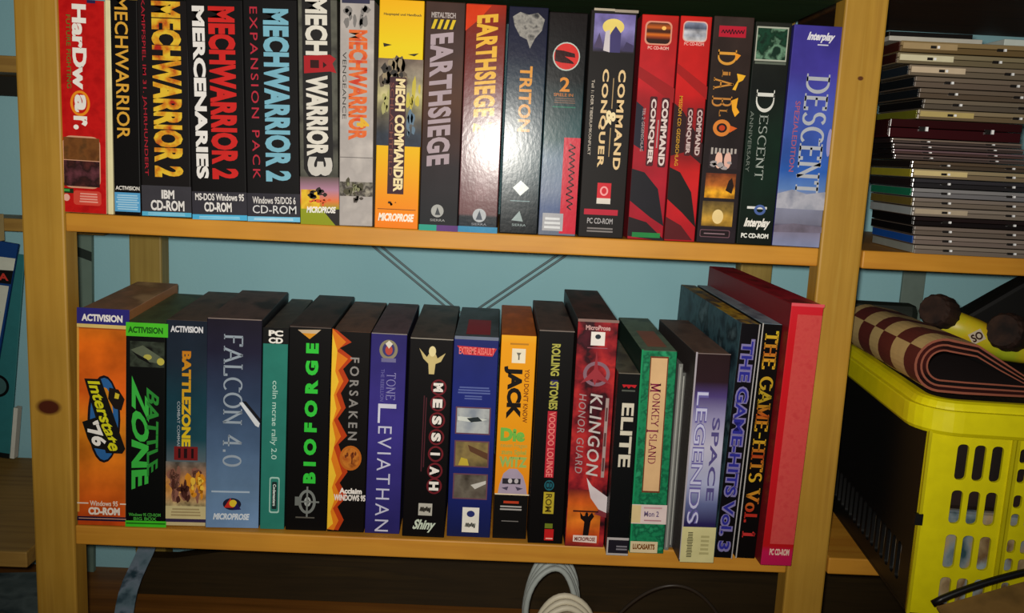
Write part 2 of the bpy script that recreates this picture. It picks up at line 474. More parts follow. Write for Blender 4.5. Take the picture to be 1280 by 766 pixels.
# ------------------------------------------------------------------ game boxes
BOXES=[
{'label': 'bright red game box, leftmost on the upper shelf against the post', 'name': 'game_box', 'cat': 'box', 'x': -425.8, 'y': 3.0, 'z': 0.0, 'w': 50.0, 'd': 205, 'h': 227.7, 'yaw': 0, 'lean': 0.0133, 'body': ('noise', ['b80e10', 'c91816', 'b01010'], 60, (1, 1, 1)), 'side': 'd8c9a0', 'top': '6a2018', 'sidepic': None, 'toprect': None, 'gloss': 0.4, 'els': [('R', 'p', 31.4, 40.5, 224.4, 227.7, '2a2450'), ('T', 't', 15.2, 30.4, 133.4, 222.8, 'f4efe6', 'HarDw', 'd', 'b', 0.05, 0.0), ('T', 't', 16.7, 29.4, 109.5, 128.3, 'f4efe6', 'a', 'd', 'b', 0.05, 0.0), ('O', 'e', 12.2, 33.4, 105.3, 132.5, 'f0901c', 0.13), ('T', 't', 15.2, 30.4, 90.7, 105.3, 'f4efe6', 'r.', 'd', 'b', 0.05, 0.0), ('T', 's', 9.1, 13.7, 134.2, 211.2, '3f7a2c', 'FUTURE FIGHTING', 'd', 'b', 0.0, 0.0), ('RR', 'p', 3.0, 44.1, 27.2, 83.8, 'd8a080'), ('R', 'p', 4.1, 43.1, 57.8, 82.1, ('noise', ['5a3418', '7a4a22', '40301a'], 50, (1, 1, 1))), ('R', 'p', 4.1, 43.1, 29.0, 57.0, ('noise', ['5c2c28', '2c1818', '6a3840'], 60, (1, 1, 1))), ('R', 'k', 2.5, 14.2, 21.1, 26.4, '1c3018'), ('R', 'k', 3.0, 10.1, 22.9, 25.5, '3aa04a'), ('E', 'k', 3.0, 10.1, 12.3, 20.2, 'e8b0a0'), ('RR', 'k', 14.2, 44.6, 8.8, 24.6, 'd84838'), ('B', 'n', 19.2, 42.5, 11.4, 22.9, 'f0a090', 4, 'h', 1)], 'shelf': 'upper'},
{'label': 'thin plain cream card sleeve between red box and black box', 'name': 'card_sleeve', 'cat': 'sleeve', 'x': -374.5, 'y': 3.0, 'z': 0.0, 'w': 6.1, 'd': 180, 'h': 229.1, 'yaw': 0, 'lean': 0.0098, 'body': 'e9dfae', 'side': 'e2d6a6', 'top': 'd8cda0', 'sidepic': None, 'toprect': None, 'gloss': 0.4, 'els': [], 'shelf': 'upper'},
{'label': 'slim black game box with yellow lettering and light blue label', 'name': 'game_box', 'cat': 'box', 'x': -367.0, 'y': 3.0, 'z': 0.0, 'w': 28.8, 'd': 205, 'h': 230.0, 'yaw': 0, 'lean': 0, 'body': '0c0a0a', 'side': '141212', 'top': '161414', 'sidepic': None, 'toprect': None, 'gloss': 0.4, 'els': [('T', 't', 4.7, 18.8, 83.5, 233.3, 'dfa83c', 'MECHWARRIOR', 'd', 'b', 0.012, 0.0), ('T', 'l', 1.8, 28.0, 27.8, 32.2, 'f4efe6', 'ACTIVISION', 'h', 'b', 0.02, 0.0), ('R', 'k', 0.6, 28.6, 4.0, 25.1, '5aa6d6'), ('B', 'n', 1.8, 27.4, 5.7, 23.4, 'a8d4ec', 7, 'h', 1)], 'shelf': 'upper'},
{'label': 'thick black game box with yellow and red blotched lettering', 'name': 'game_box', 'cat': 'box', 'x': -336.5, 'y': 3.0, 'z': 0.0, 'w': 53.8, 'd': 205, 'h': 232.0, 'yaw': 0, 'lean': -0.0073, 'body': '181414', 'side': '181616', 'top': '1a1818', 'sidepic': None, 'toprect': None, 'gloss': 0.4, 'els': [('R', 'b', 0.0, 54.4, 5.1, 34.2, '3c3a40'), ('T', 't', 14.7, 46.3, 43.8, 230.4, ('noise', ['e8c034', 'e8c034', 'd89020', 'b02818'], 70, (1, 1, 1)), '~1.03~MECHWARRIOR 2', 'd', 'b', 0.065, 0.0), ('T', 's', 3.3, 8.2, 44.7, 232.0, 'b02030', 'KAMPFSPIEL IM 31. JAHRHUNDERT', 'd', 'b', 0.0, 0.0), ('T', 'n', 21.8, 35.9, 20.1, 29.8, 'e8e4e0', 'IBM', 'h', 'b', 0.05, 0.0), ('T', 'n', 9.8, 46.8, 6.9, 18.4, 'e8e4e0', 'CD-ROM', 'h', 'b', 0.04, 0.0), ('R', 'b', 0.0, 54.4, 0.7, 5.5, '58b4d8'), ('B', 'n', 3.3, 50.6, 1.6, 5.1, '9cd4e8', 2, 'h', 1)], 'shelf': 'upper'},
{'label': 'thick black game box with red title and white subtitle lettering', 'name': 'game_box', 'cat': 'box', 'x': -280.4, 'y': 1.7, 'z': 0.0, 'w': 59.7, 'd': 205, 'h': 234.6, 'yaw': 0, 'lean': -0.0228, 'body': '0e0c0d', 'side': '131112', 'top': '161414', 'sidepic': None, 'toprect': None, 'gloss': 0.4, 'els': [('R', 'b', 0.0, 60.3, 4.4, 30.0, '34323a'), ('T', 't', 22.9, 51.8, 44.0, 227.2, 'cc2420', '~1.03~MECHWARRIOR 2', 'd', 'b', 0.06, 0.0), ('T', 's', 6.0, 19.3, 44.0, 227.2, 'ece8e4', 'MERCENARIES', 'd', 'b', 0.055, 0.0), ('T', 'n', 3.6, 57.2, 20.3, 28.2, 'e4e0dc', 'MS-DOS Windows 95', 'h', 'b', 0.03, 0.0), ('T', 'n', 13.3, 43.4, 8.0, 18.6, 'e8e4e0', 'CD-ROM', 'h', 'b', 0.04, 0.0), ('R', 'b', 0.0, 60.3, -0.9, 4.9, '4cb0dc'), ('B', 'n', 3.6, 56.0, -0.0, 3.5, 'a0d8ee', 2, 'h', 1)], 'shelf': 'upper'},
{'label': 'thick black game box with light blue title and thin red subtitle', 'name': 'game_box', 'cat': 'box', 'x': -219.9, 'y': 3.0, 'z': 0.0, 'w': 57.5, 'd': 205, 'h': 237.7, 'yaw': 0, 'lean': -0.0239, 'body': '0e0c0d', 'side': '131112', 'top': '161414', 'sidepic': None, 'toprect': None, 'gloss': 0.4, 'els': [('R', 'b', 0.0, 58.1, 5.4, 31.0, '302e36'), ('T', 't', 20.9, 48.8, 44.2, 227.8, '78b2c6', '~1.03~MECHWARRIOR 2', 'd', 'b', 0.06, 0.0), ('T', 's', 7.0, 15.1, 46.8, 229.4, 'b82a3c', '~1.3~EXPANSION PACK', 'd', 'b', 0.0, 0.0), ('T', 'n', 5.8, 53.4, 19.5, 27.5, 'dcd8d4', 'Windows 95/DOS 6', 'h', 'b', 0.02, 0.0), ('T', 'n', 5.8, 54.0, 8.9, 17.8, 'd8d8d8', 'CD-ROM', 'h', 'b', 0.0, 0.0), ('R', 'b', 0.0, 58.1, 0.0, 5.4, '74bfe2'), ('B', 'n', 3.5, 54.0, 1.4, 4.0, 'c4e4f2', 2, 'h', 1)], 'shelf': 'upper'},
{'label': 'grey and black game box with white lettering split by red emblem', 'name': 'game_box', 'cat': 'box', 'x': -161.2, 'y': 3.0, 'z': 0.0, 'w': 42.1, 'd': 205, 'h': 240.2, 'yaw': 0, 'lean': -0.0241, 'body': ('noise', ['3a3a34', '5a5a50', '2c2a28'], 30, (1, 1, 1)), 'side': '3a3832', 'top': '2a2824', 'sidepic': None, 'toprect': None, 'gloss': 0.4, 'els': [('P', 'b', [(4.3, 245.1), (35.0, 245.1), (36.7, 62.3), (25.6, 46.6), (11.9, 48.4), (4.3, 60.6)], '1c1a1a'), ('R', 'p', 0.0, 42.7, -2.0, 51.9, ('grad', [(51.9, '5a5048'), (37.8, 'b08098'), (25.5, 'e07840'), (16.6, '909a20'), (-2.0, '8c9418')], 0.0, 40)), ('R', 'p', 0.9, 21.3, 16.6, 37.8, ('noise', ['d8a020', 'e8c030', 'b87020'], 60, (1, 1, 1))), ('S', 'p', 5.1, 32.0, 27.3, 39.6, '2a2420', 3, 9), ('S', 'p', 8.5, 36.3, 19.3, 28.1, 'e06030', 5, 7), ('P', 'b', [(23.5, 16.6), (42.7, 16.6), (42.7, -2.0), (38.4, -1.1)], '2a2624'), ('T', 't', 7.7, 31.6, 182.1, 241.8, 'ddd8cc', 'MECH', 'd', 'b', 0.05, 0.0), ('T', 't', 7.7, 31.6, 74.5, 161.0, 'ddd8cc', 'WARRIOR', 'd', 'b', 0.06, 0.0), ('T', 't', 8.5, 35.8, 52.7, 73.7, 'c8c4bc', '3', 'd', 'b', 0.07, 0.0), ('P', 'e', [(6.0, 181.2), (34.1, 182.9), (40.5, 178.7), (36.7, 173.7), (41.0, 163.6), (34.1, 165.3), (6.0, 162.7)], 'a81820'), ('P', 'e', [(12.8, 177.0), (22.2, 177.0), (22.2, 168.6), (12.8, 168.6)], '300808'), ('P', 'e', [(26.5, 175.4), (30.7, 172.0), (26.5, 168.6)], '300808'), ('T', 'l', 6.8, 39.3, 12.2, 19.3, 'f0ece4', 'MICROPROSE', 'h', 'b', 0.05, 0.2)], 'shelf': 'upper'},
{'label': 'silver grey game box with orange red title lettering', 'name': 'game_box', 'cat': 'box', 'x': -118.3, 'y': 1.6, 'z': 0.0, 'w': 36.8, 'd': 205, 'h': 242.1, 'yaw': 0, 'lean': -0.0129, 'body': ('noise', ['b8b0ac', 'a9a29e', 'c4bcb6'], 30, (1, 1, 1)), 'side': '8a8480', 'top': '8c8680', 'sidepic': None, 'toprect': None, 'gloss': 0.4, 'els': [('R', 'k', 1.9, 31.8, 238.0, 245.4, '30304a'), ('S', 'p', 3.7, 33.7, 212.4, 237.2, '7c7876', 41, 11), ('T', 't', 9.4, 29.9, 93.8, 210.7, ('noise', ['d8481c', 'e07030', 'c83820'], 80, (1, 1, 1)), 'MECHWARRIOR', 'd', 'b', 0.06, 0.0), ('T', 's', 18.7, 32.2, 107.6, 118.8, 'e0b030', '4', 'd', 'b', 0.05, 0.0), ('T', 's', 3.0, 7.1, 116.2, 187.4, '3a3a38', 'VENGEANCE', 'd', 'b', 0.0, 0.0), ('R', 'n', 0.0, 37.4, 74.8, 75.6, '6c6664'), ('R', 'p', 0.7, 36.7, 32.8, 48.6, ('noise', ['4a4440', '8a8478', '38322e', 'a8a090'], 70, (1, 1, 1))), ('S', 'p', 1.9, 26.2, 32.8, 52.1, '4a4634', 42, 10), ('S', 'p', 7.5, 26.2, 38.0, 50.3, '808060', 43, 5), ('S', 'p', 13.1, 29.9, 25.7, 39.8, '4a423c', 7, 8)], 'shelf': 'upper'},
{'label': 'yellow and orange game box with dark smoke picture band', 'name': 'game_box', 'cat': 'box', 'x': -78.3, 'y': -4.8, 'z': 0.0, 'w': 47.8, 'd': 205, 'h': 243.5, 'yaw': 0, 'lean': 0, 'body': ('grad', [(243.5, 'eeb008'), (194.0, 'e8cc10'), (83.9, 'eab408'), (31.7, 'ee9010'), (-0.9, 'f07c14')], 0.0, 40), 'side': 'c89018', 'top': 'a87818', 'sidepic': None, 'toprect': None, 'gloss': 0.4, 'els': [('T', 'n', 4.8, 45.0, 226.3, 229.6, '4a4020', 'Hauptspiel und Handbuch', 'h', 'b', 0.03, 0.0), ('R', 'p', 0.0, 48.4, 90.0, 182.4, ('grad', [(182.4, '6a5a50'), (164.8, '8a8070'), (143.7, 'a8a070'), (118.2, '5c564c'), (102.8, '2c3440'), (90.0, '283040')], 0.5, 60)), ('S', 'p', 0.0, 38.7, 150.5, 185.7, '5c5044', 31, 12), ('S', 'p', 2.4, 33.9, 155.5, 182.4, '948468', 32, 8), ('S', 'p', 2.4, 29.0, 152.2, 177.3, '2c2824', 33, 7), ('S', 'p', 1.0, 16.9, 118.2, 150.5, 'a8a468', 34, 6), ('S', 'p', 30.0, 47.4, 118.2, 167.3, 'c0b040', 35, 7), ('S', 'p', 29.0, 48.4, 94.3, 126.7, '5c7488', 36, 6), ('P', 'p', [(4.8, 198.2), (14.5, 196.5), (5.8, 194.0)], '2a2410'), ('P', 'p', [(31.4, 187.4), (43.5, 189.0), (38.7, 185.7)], '2a2410'), ('R', 't', 13.1, 31.0, 37.9, 163.1, '3a1a24'), ('T', 't', 19.4, 30.0, 40.5, 161.4, 'ecd8a4', 'MECH COMMANDER', 'd', 'b', 0.05, 0.0), ('T', 's', 14.0, 17.9, 57.9, 157.2, '7a4438', 'SCHLACHTFELD', 'd', 'b', 0.0, 0.0), ('S', 'e', 12.1, 24.2, 23.0, 30.0, '2c1c10', 2, 5), ('R', 'n', 2.9, 45.0, 20.8, 21.6, '7c4410'), ('T', 'l', 3.9, 43.5, 8.0, 16.8, 'f6ead8', 'MICROPROSE', 'h', 'b', 0.06, 0.25)], 'shelf': 'upper'},
{'label': 'dark brown game box with slanted mauve lettering and hazard stripes', 'name': 'game_box', 'cat': 'box', 'x': -29.2, 'y': -5.0, 'z': 0.0, 'w': 42.5, 'd': 205, 'h': 243.8, 'yaw': 0, 'lean': 0, 'body': ('grad', [(245.8, '3a241c'), (196.3, '3c2824'), (137.5, '4a2c1c'), (112.0, '40241c'), (68.9, '241c20'), (-1.3, '1c2024')], 0.35, 14), 'side': '2a1c18', 'top': '2a1c18', 'sidepic': None, 'toprect': None, 'gloss': 0.4, 'els': [('T', 'n', 6.5, 32.3, 226.9, 232.7, 'a89c98', 'METALTECH', 'h', 'b', 0.05, 0.0), ('R', 'e', 6.5, 32.3, 215.4, 225.3, '201814'), ('P', 'e', [(6.5, 215.4), (9.9, 215.4), (13.4, 225.3), (9.9, 225.3)], 'd8b818'), ('P', 'e', [(12.9, 215.4), (16.4, 215.4), (19.8, 225.3), (16.4, 225.3)], 'd8b818'), ('P', 'e', [(19.4, 215.4), (22.9, 215.4), (26.3, 225.3), (22.9, 225.3)], 'd8b818'), ('P', 'e', [(25.9, 215.4), (29.3, 215.4), (32.8, 225.3), (29.3, 225.3)], 'd8b818'), ('T', 't', 6.0, 31.0, 69.7, 212.9, 'a8969e', '~1.1~EARTHSIEGE', 'd', 'b', 0.05, -0.2), ('E', 'l', 12.9, 26.7, 14.6, 28.7, 'a8a8a4'), ('P', 'l', [(17.2, 17.2), (19.8, 26.1), (23.3, 17.2)], '404448'), ('T', 'l', 12.1, 28.5, 10.2, 12.8, '9a9a98', 'SIERRA', 'h', 'b', 0.0, 0.0), ('R', 'b', 0.0, 43.1, -0.4, 6.2, ('grad', [(5.8, '2a9a84'), (-0.4, '2a9a84')], 0.0, 40)), ('R', 'b', 19.4, 43.1, -0.4, 6.2, '5a3474')], 'shelf': 'upper'},
{'label': 'shiny brownish red game box with yellow slanted lettering', 'name': 'game_box', 'cat': 'box', 'x': 14.1, 'y': -6.0, 'z': 0.0, 'w': 42.8, 'd': 205, 'h': 243.3, 'yaw': 0, 'lean': 0, 'body': ('grad', [(247.8, 'a02c1c'), (223.2, '7c2a20'), (181.7, '6c2c28'), (105.5, '70444c'), (20.2, '6a4648'), (17.6, '20262c'), (-0.1, '1e2834')], 0.3, 14), 'side': '5a2c28', 'top': '4a2a28', 'sidepic': None, 'toprect': None, 'gloss': 0.19, 'els': [('P', 'b', [(0.0, 242.1), (26.9, 242.1), (15.2, 228.1), (0.0, 214.9)], 'd23c18'), ('T', 't', 11.7, 34.7, 108.9, 233.9, 'e4b03c', '~1.1~EARTHSIEGE 2', 'd', 'b', 0.05, -0.2), ('B', 'n', 17.4, 32.5, 31.7, 66.6, '8a686c', 8, 'v', 4), ('E', 'l', 15.6, 30.4, 11.4, 26.4, 'b0b4b8'), ('P', 'l', [(19.1, 14.1), (23.0, 24.7), (26.5, 14.1)], '48505c'), ('T', 'l', 14.7, 31.2, 7.9, 10.5, '8c9098', 'SIERRA', 'h', 'b', 0.0, 0.0), ('R', 'b', 0.0, 43.4, -0.1, 6.5, '3a88b0')], 'shelf': 'upper'},
{'label': 'glossy navy game box with grey rock emblem and orange lettering', 'name': 'game_box', 'cat': 'box', 'x': 59.7, 'y': 3.0, 'z': 0.0, 'w': 42.5, 'd': 205, 'h': 244.1, 'yaw': 0, 'lean': 0, 'body': ('grad', [(247.4, '1c1c30'), (193.2, '181c34'), (159.3, '1c3444'), (81.7, '24444e'), (28.9, '1a262c'), (1.3, '12161a')], 0.3, 10), 'side': '1a2026', 'top': '262430', 'sidepic': None, 'toprect': None, 'gloss': 0.2, 'els': [('P', 'e', [(4.3, 233.3), (12.1, 238.3), (21.6, 235.8), (31.1, 238.3), (38.8, 231.6), (36.2, 220.0), (29.3, 211.6), (24.2, 200.7), (20.7, 209.9), (12.9, 213.3), (6.9, 223.3)], ('noise', ['6c6a68', '9a9690', '3a3a3c'], 120, (1, 1, 1))), ('T', 't', 14.7, 28.5, 112.1, 182.2, 'd8922c', 'TRITON', 'd', 'b', 0.03, 0.0), ('P', 'e', [(12.9, 51.0), (21.6, 59.0), (31.1, 51.0), (21.6, 42.2)], 'e4ecea'), ('P', 'l', [(12.9, 14.7), (21.6, 25.4), (25.9, 13.8)], '98a8a8'), ('T', 'l', 13.8, 29.3, 8.4, 11.1, '90a0a0', 'SIERRA', 'h', 'b', 0.0, 0.0), ('R', 'n', 10.8, 32.4, 36.0, 36.9, '789498')], 'shelf': 'upper'},
{'label': 'dark glossy game box with round red emblem and red lower panel', 'name': 'game_box', 'cat': 'box', 'x': 103.2, 'y': 3.0, 'z': 0.0, 'w': 41.7, 'd': 205, 'h': 240.4, 'yaw': 0, 'lean': 0, 'body': ('grad', [(245.3, '1a1414'), (169.9, '1a1c1e'), (148.6, '1a363a'), (105.5, '2c5054'), (83.8, '687c90'), (48.7, '707c94'), (29.2, '54648a'), (3.3, '6a7284')], 0.35, 10), 'side': '20282c', 'top': '241c1c', 'sidepic': None, 'toprect': None, 'gloss': 0.22, 'els': [('E', 'e', 5.9, 35.5, 179.2, 209.5, 'b8c0b8'), ('E', 'e', 7.2, 34.3, 180.6, 208.2, 'd0302c'), ('P', 'e', [(8.5, 201.1), (17.8, 200.3), (29.6, 197.8), (30.4, 193.6), (19.0, 194.4), (27.9, 189.3), (29.6, 186.8), (15.2, 187.7), (8.5, 189.3)], '301010'), ('T', 't', 15.2, 26.2, 157.1, 172.4, 'd8882c', '2', 'h', 'b', 0.02, 0.0), ('T', 's', 9.3, 30.4, 152.0, 155.4, 'b06828', 'SPIELE IN', 'h', 'b', 0.02, 0.0), ('B', 'n', 8.5, 34.7, 144.3, 151.1, '6a5448', 3, 'h', 1), ('R', 'n', 8.5, 33.8, 140.0, 141.3, '1c6a54'), ('R', 'b', 23.3, 41.4, 2.4, 108.1, 'c8283c'), ('S', 't', 27.9, 38.1, 29.2, 101.2, '401418', 11, 11), ('R', 'k', 4.2, 27.1, 5.1, 24.7, 'a8a8ac'), ('B', 'k', 5.1, 25.4, 6.9, 21.2, 'd8dadc', 3, 'h', 1)], 'shelf': 'upper'},
{'label': 'wide black game box with twin columns of cream lettering', 'name': 'game_box', 'cat': 'box', 'x': 148.0, 'y': 3.0, 'z': 0.0, 'w': 50.3, 'd': 205, 'h': 244.9, 'yaw': 0, 'lean': 0, 'body': '15100f', 'side': '1c1614', 'top': '5a5048', 'sidepic': None, 'toprect': None, 'gloss': 0.4, 'els': [('R', 'b', 3.1, 25.4, 244.0, 246.5, 'b0a490'), ('R', 'b', 25.4, 50.9, 243.2, 246.1, '9c9080'), ('R', 'p', 4.1, 48.3, 201.0, 241.1, ('grad', [(241.1, '6c60a0'), (222.8, '8078b0'), (207.7, '4c4470'), (201.0, '1c1618')], 0.4, 50)), ('E', 'p', 13.2, 36.6, 219.5, 236.2, 'e8d070'), ('P', 'p', [(21.4, 201.0), (22.4, 221.1), (27.5, 228.7), (33.6, 221.1), (33.6, 201.0)], '3c3668'), ('P', 'p', [(15.3, 202.7), (16.8, 222.8), (21.4, 224.5), (22.4, 201.0)], 'c8c0c4'), ('P', 'p', [(5.1, 206.1), (10.2, 221.1), (14.2, 209.4), (15.3, 204.4)], '4c4060'), ('P', 'p', [(35.6, 202.7), (39.7, 212.8), (47.8, 209.4), (47.8, 202.7)], '3c3458'), ('T', 't', 33.6, 41.7, 75.6, 183.3, 'e0c08c', '~1.15~COMMAND', 'd', 'b', 0.04, 0.0), ('T', 't', 15.3, 23.4, 77.4, 183.3, 'e0c08c', '~1.15~CONQUER', 'd', 'b', 0.04, 0.0), ('R', 't', 28.2, 29.2, 141.5, 174.0, 'a88c60'), ('R', 't', 28.2, 29.2, 89.6, 120.9, 'a88c60'), ('T', 't', 22.9, 33.6, 122.6, 139.8, 'ecd8a8', '&', 'd', 'b', 0.05, 0.0), ('T', 'n', 5.1, 8.1, 90.5, 171.4, 'c8bcac', 'Teil 1: DER TIBERIUMKONFLIKT', 'd', 'b', 0.0, 0.0), ('R', 'l', 18.3, 33.6, 43.9, 60.7, 'cc2430'), ('O', 'l', 21.4, 30.5, 46.6, 57.2, 'f0a0a0', 0.2), ('R', 'l', 18.3, 33.6, 37.7, 43.9, 'd8d0c4'), ('R', 'b', 5.1, 42.7, 25.3, 31.5, 'b81c34'), ('T', 'n', 9.2, 37.6, 15.4, 21.7, 'a8a4a4', 'PC CD-ROM', 'h', 'b', 0.02, 0.0), ('B', 'n', 7.1, 40.7, 5.6, 11.9, '7c7674', 2, 'h', 1)], 'shelf': 'upper'},
{'label': 'red game box with dark diagonal shadows and orange sunset picture', 'name': 'game_box', 'cat': 'box', 'x': 203.3, 'y': 3.0, 'z': 0.0, 'w': 39.9, 'd': 205, 'h': 242.8, 'yaw': 0, 'lean': 0, 'body': ('grad', [(243.6, 'c42018'), (208.5, 'bc1c20'), (166.2, 'b41c24'), (153.4, '981820'), (88.5, 'a41828'), (44.5, 'a41428'), (-0.1, '9c1424')], 0.25, 20), 'side': '8c1a24', 'top': '7c1c18', 'sidepic': None, 'toprect': None, 'gloss': 0.4, 'els': [('P', 'b', [(0.0, 188.3), (40.5, 166.2), (40.5, 150.8), (0.0, 176.4)], '981418'), ('P', 'b', [(0.0, 150.8), (8.1, 144.8), (12.1, 97.3), (0.0, 104.2)], '1c1c2c'), ('P', 'b', [(0.0, 78.0), (14.2, 74.5), (30.4, 56.9), (39.7, 16.0), (24.3, 25.0), (0.0, 42.7)], '16141c'), ('P', 'b', [(0.0, 25.0), (20.2, 19.6), (40.5, 1.7), (40.5, -1.0), (0.0, 3.5)], '1c1216'), ('RR', 'p', 4.0, 33.2, 211.1, 236.1, 'd89078'), ('RR', 'p', 5.7, 31.6, 212.7, 234.5, ('grad', [(234.5, '3c1810'), (229.5, 'c05c18'), (227.0, '48200c'), (224.5, '481c08'), (222.0, 'd86c18'), (219.4, '8c3810'), (216.9, '301008'), (212.7, '241008')], 0.0, 40)), ('E', 'p', 21.9, 26.7, 227.0, 231.1, 'f8c060'), ('T', 'n', 8.1, 30.8, 206.4, 209.8, 'e8b0a4', 'PC CD-ROM', 'h', 'b', 0.03, 0.0), ('RR', 't', 14.6, 22.7, 81.5, 156.8, '48141c'), ('RR', 't', 27.5, 36.4, 80.7, 156.0, '48141c'), ('T', 't', 15.4, 21.9, 83.3, 154.3, 'dccac4', 'CONQUER', 'd', 'b', 0.05, 0.0), ('T', 't', 28.3, 35.2, 82.4, 154.3, 'dccac4', 'COMMAND', 'd', 'b', 0.05, 0.0), ('T', 'n', 7.3, 10.5, 97.3, 144.0, 'b0a0a0', 'TEIL 2: GEGENSCHLAG', 'd', 'b', 0.0, 0.0), ('R', 'n', 24.7, 25.9, 101.6, 131.9, 'a89090'), ('R', 'b', 4.9, 36.4, 2.6, 8.0, '1c7c3c')], 'shelf': 'upper'},
{'label': 'slimmer red game box with snowy picture and yellow side lettering', 'name': 'game_box', 'cat': 'box', 'x': 244.9, 'y': 3.0, 'z': 0.0, 'w': 34.1, 'd': 205, 'h': 243.4, 'yaw': 0, 'lean': 0, 'body': ('grad', [(243.8, 'c82018'), (210.4, 'c41c1a'), (161.2, 'c01818'), (142.4, '901418'), (92.1, '8c1418'), (77.2, 'c41c1c'), (37.5, 'bc1820'), (-0.1, 'a81420')], 0.2, 20), 'side': '8c1a20', 'top': '7c1c18', 'sidepic': None, 'toprect': None, 'gloss': 0.4, 'els': [('P', 'b', [(0.0, 193.5), (34.7, 169.8), (34.7, 156.1), (0.0, 183.4)], 'a01414'), ('P', 'b', [(0.0, 151.0), (10.4, 142.4), (34.7, 107.8), (34.7, 86.0), (17.4, 99.1), (0.0, 93.9)], '2c1014'), ('P', 'b', [(0.0, 81.6), (12.1, 76.4), (26.0, 55.2), (34.0, 16.1), (17.4, 32.1), (0.0, 46.4)], '18100f'), ('P', 'b', [(0.0, 26.8), (17.4, 17.8), (31.2, 1.7), (0.0, 1.7)], '541016'), ('RR', 'p', 3.5, 29.8, 216.3, 238.0, 'e0b0a4'), ('RR', 'p', 4.5, 28.8, 217.5, 236.8, ('grad', [(237.2, '8088a0'), (230.5, '50586c'), (227.2, 'b8b8c0'), (223.0, '9ca0ac'), (217.1, 'c8c4c4')], 0.5, 90)), ('T', 'n', 5.6, 27.1, 212.5, 215.9, 'e8a8a0', 'PC CD-ROM', 'h', 'b', 0.03, 0.0), ('T', 's', 4.9, 8.7, 83.4, 158.7, 'd8a020', 'MISSION CD: GEGENSCHLAG', 'd', 'b', 0.0, 0.0), ('RR', 't', 14.6, 21.5, 94.7, 146.7, '48181c'), ('RR', 't', 25.0, 32.6, 93.9, 146.7, '48181c'), ('T', 't', 15.3, 20.8, 96.5, 145.0, 'c8b0ac', 'CONQUER', 'd', 'b', 0.05, 0.0), ('T', 't', 26.0, 31.6, 95.6, 145.0, 'c8b0ac', 'COMMAND', 'd', 'b', 0.05, 0.0)], 'shelf': 'upper'},
{'label': 'dark brown game box with flame lettering and three small pictures', 'name': 'game_box', 'cat': 'box', 'x': 281.2, 'y': 3.0, 'z': 0.0, 'w': 43.7, 'd': 205, 'h': 245.0, 'yaw': 0, 'lean': 0, 'body': ('grad', [(245.8, '3c2c28'), (195.5, '2c201c'), (118.5, '201818'), (3.6, '241c22')], 0.3, 30), 'side': '2a201e', 'top': '4a3c34', 'sidepic': None, 'toprect': None, 'gloss': 0.4, 'els': [('R', 'l', 6.2, 35.5, 223.3, 235.0, 'b81830'), ('S', 'l', 8.9, 33.7, 225.8, 232.5, '501020', 4, 8), ('T', 't', 7.1, 27.5, 193.8, 209.9, 'd89838', 'D', 'd', 'serif', 0.02, 0.0), ('T', 't', 13.3, 22.2, 181.1, 188.7, 'b87c34', 'i', 'd', 'serif', 0.0, 0.0), ('T', 't', 4.4, 26.6, 167.5, 180.3, 'c88838', 'A', 'd', 'serif', 0.0, 0.0), ('T', 't', 4.4, 26.6, 149.5, 160.7, 'c08038', 'B', 'd', 'serif', 0.0, 0.0), ('T', 't', 13.3, 22.2, 139.2, 146.9, 'b87c34', 'L', 'd', 'serif', 0.0, 0.0), ('O', 't', 8.0, 27.5, 117.6, 135.8, 'd88030', 0.22), ('E', 't', 14.6, 21.3, 123.7, 129.7, 'c03c18'), ('P', 't', [(24.8, 207.3), (31.9, 204.8), (27.5, 198.9)], 'e89428'), ('P', 't', [(25.7, 168.3), (31.0, 178.6), (29.3, 185.4), (39.0, 183.7), (36.4, 178.6), (31.9, 176.0), (29.3, 167.5)], 'f0b42c'), ('P', 't', [(25.7, 156.4), (32.8, 159.8), (31.9, 149.5), (35.5, 144.4), (31.0, 139.2), (27.5, 146.1)], 'f0a828'), ('P', 't', [(26.6, 129.7), (34.6, 127.1), (26.6, 121.9)], 'd86020'), ('R', 'p', 6.2, 38.1, 82.7, 104.6, '2a2024'), ('E', 'p', 13.3, 21.3, 82.7, 101.1, 'e8b8a4'), ('E', 'p', 23.1, 31.0, 82.7, 101.1, 'e0b0a0'), ('B', 'p', 7.1, 37.3, 97.6, 105.4, 'b0a8a0', 7, 'v', 3), ('S', 'p', 7.1, 37.3, 80.9, 92.3, 'a09898', 6, 6), ('R', 'p', 4.4, 38.1, 50.1, 77.4, ('grad', [(77.4, '6c3018'), (64.2, 'a85c20'), (56.3, 'e0a020'), (50.1, 'd89018')], 0.6, 90)), ('P', 'p', [(27.5, 58.9), (30.2, 69.5), (33.7, 73.0), (36.4, 64.2), (34.6, 55.4)], '20100c'), ('R', 'p', 3.5, 38.1, 18.9, 46.5, ('grad', [(46.5, '5c4824'), (35.9, '8c7030'), (25.1, 'b88c30'), (18.9, '80601c')], 0.5, 90)), ('E', 'p', 15.1, 27.5, 21.6, 37.6, 'ecd090'), ('RR', 'k', 2.7, 36.4, 6.3, 14.9, '6c4a54'), ('RR', 'k', 3.5, 35.5, 7.2, 14.0, '1c1014'), ('B', 'k', 7.1, 31.0, 9.5, 11.7, '8c7078', 1, 'h', 1)], 'shelf': 'upper'},
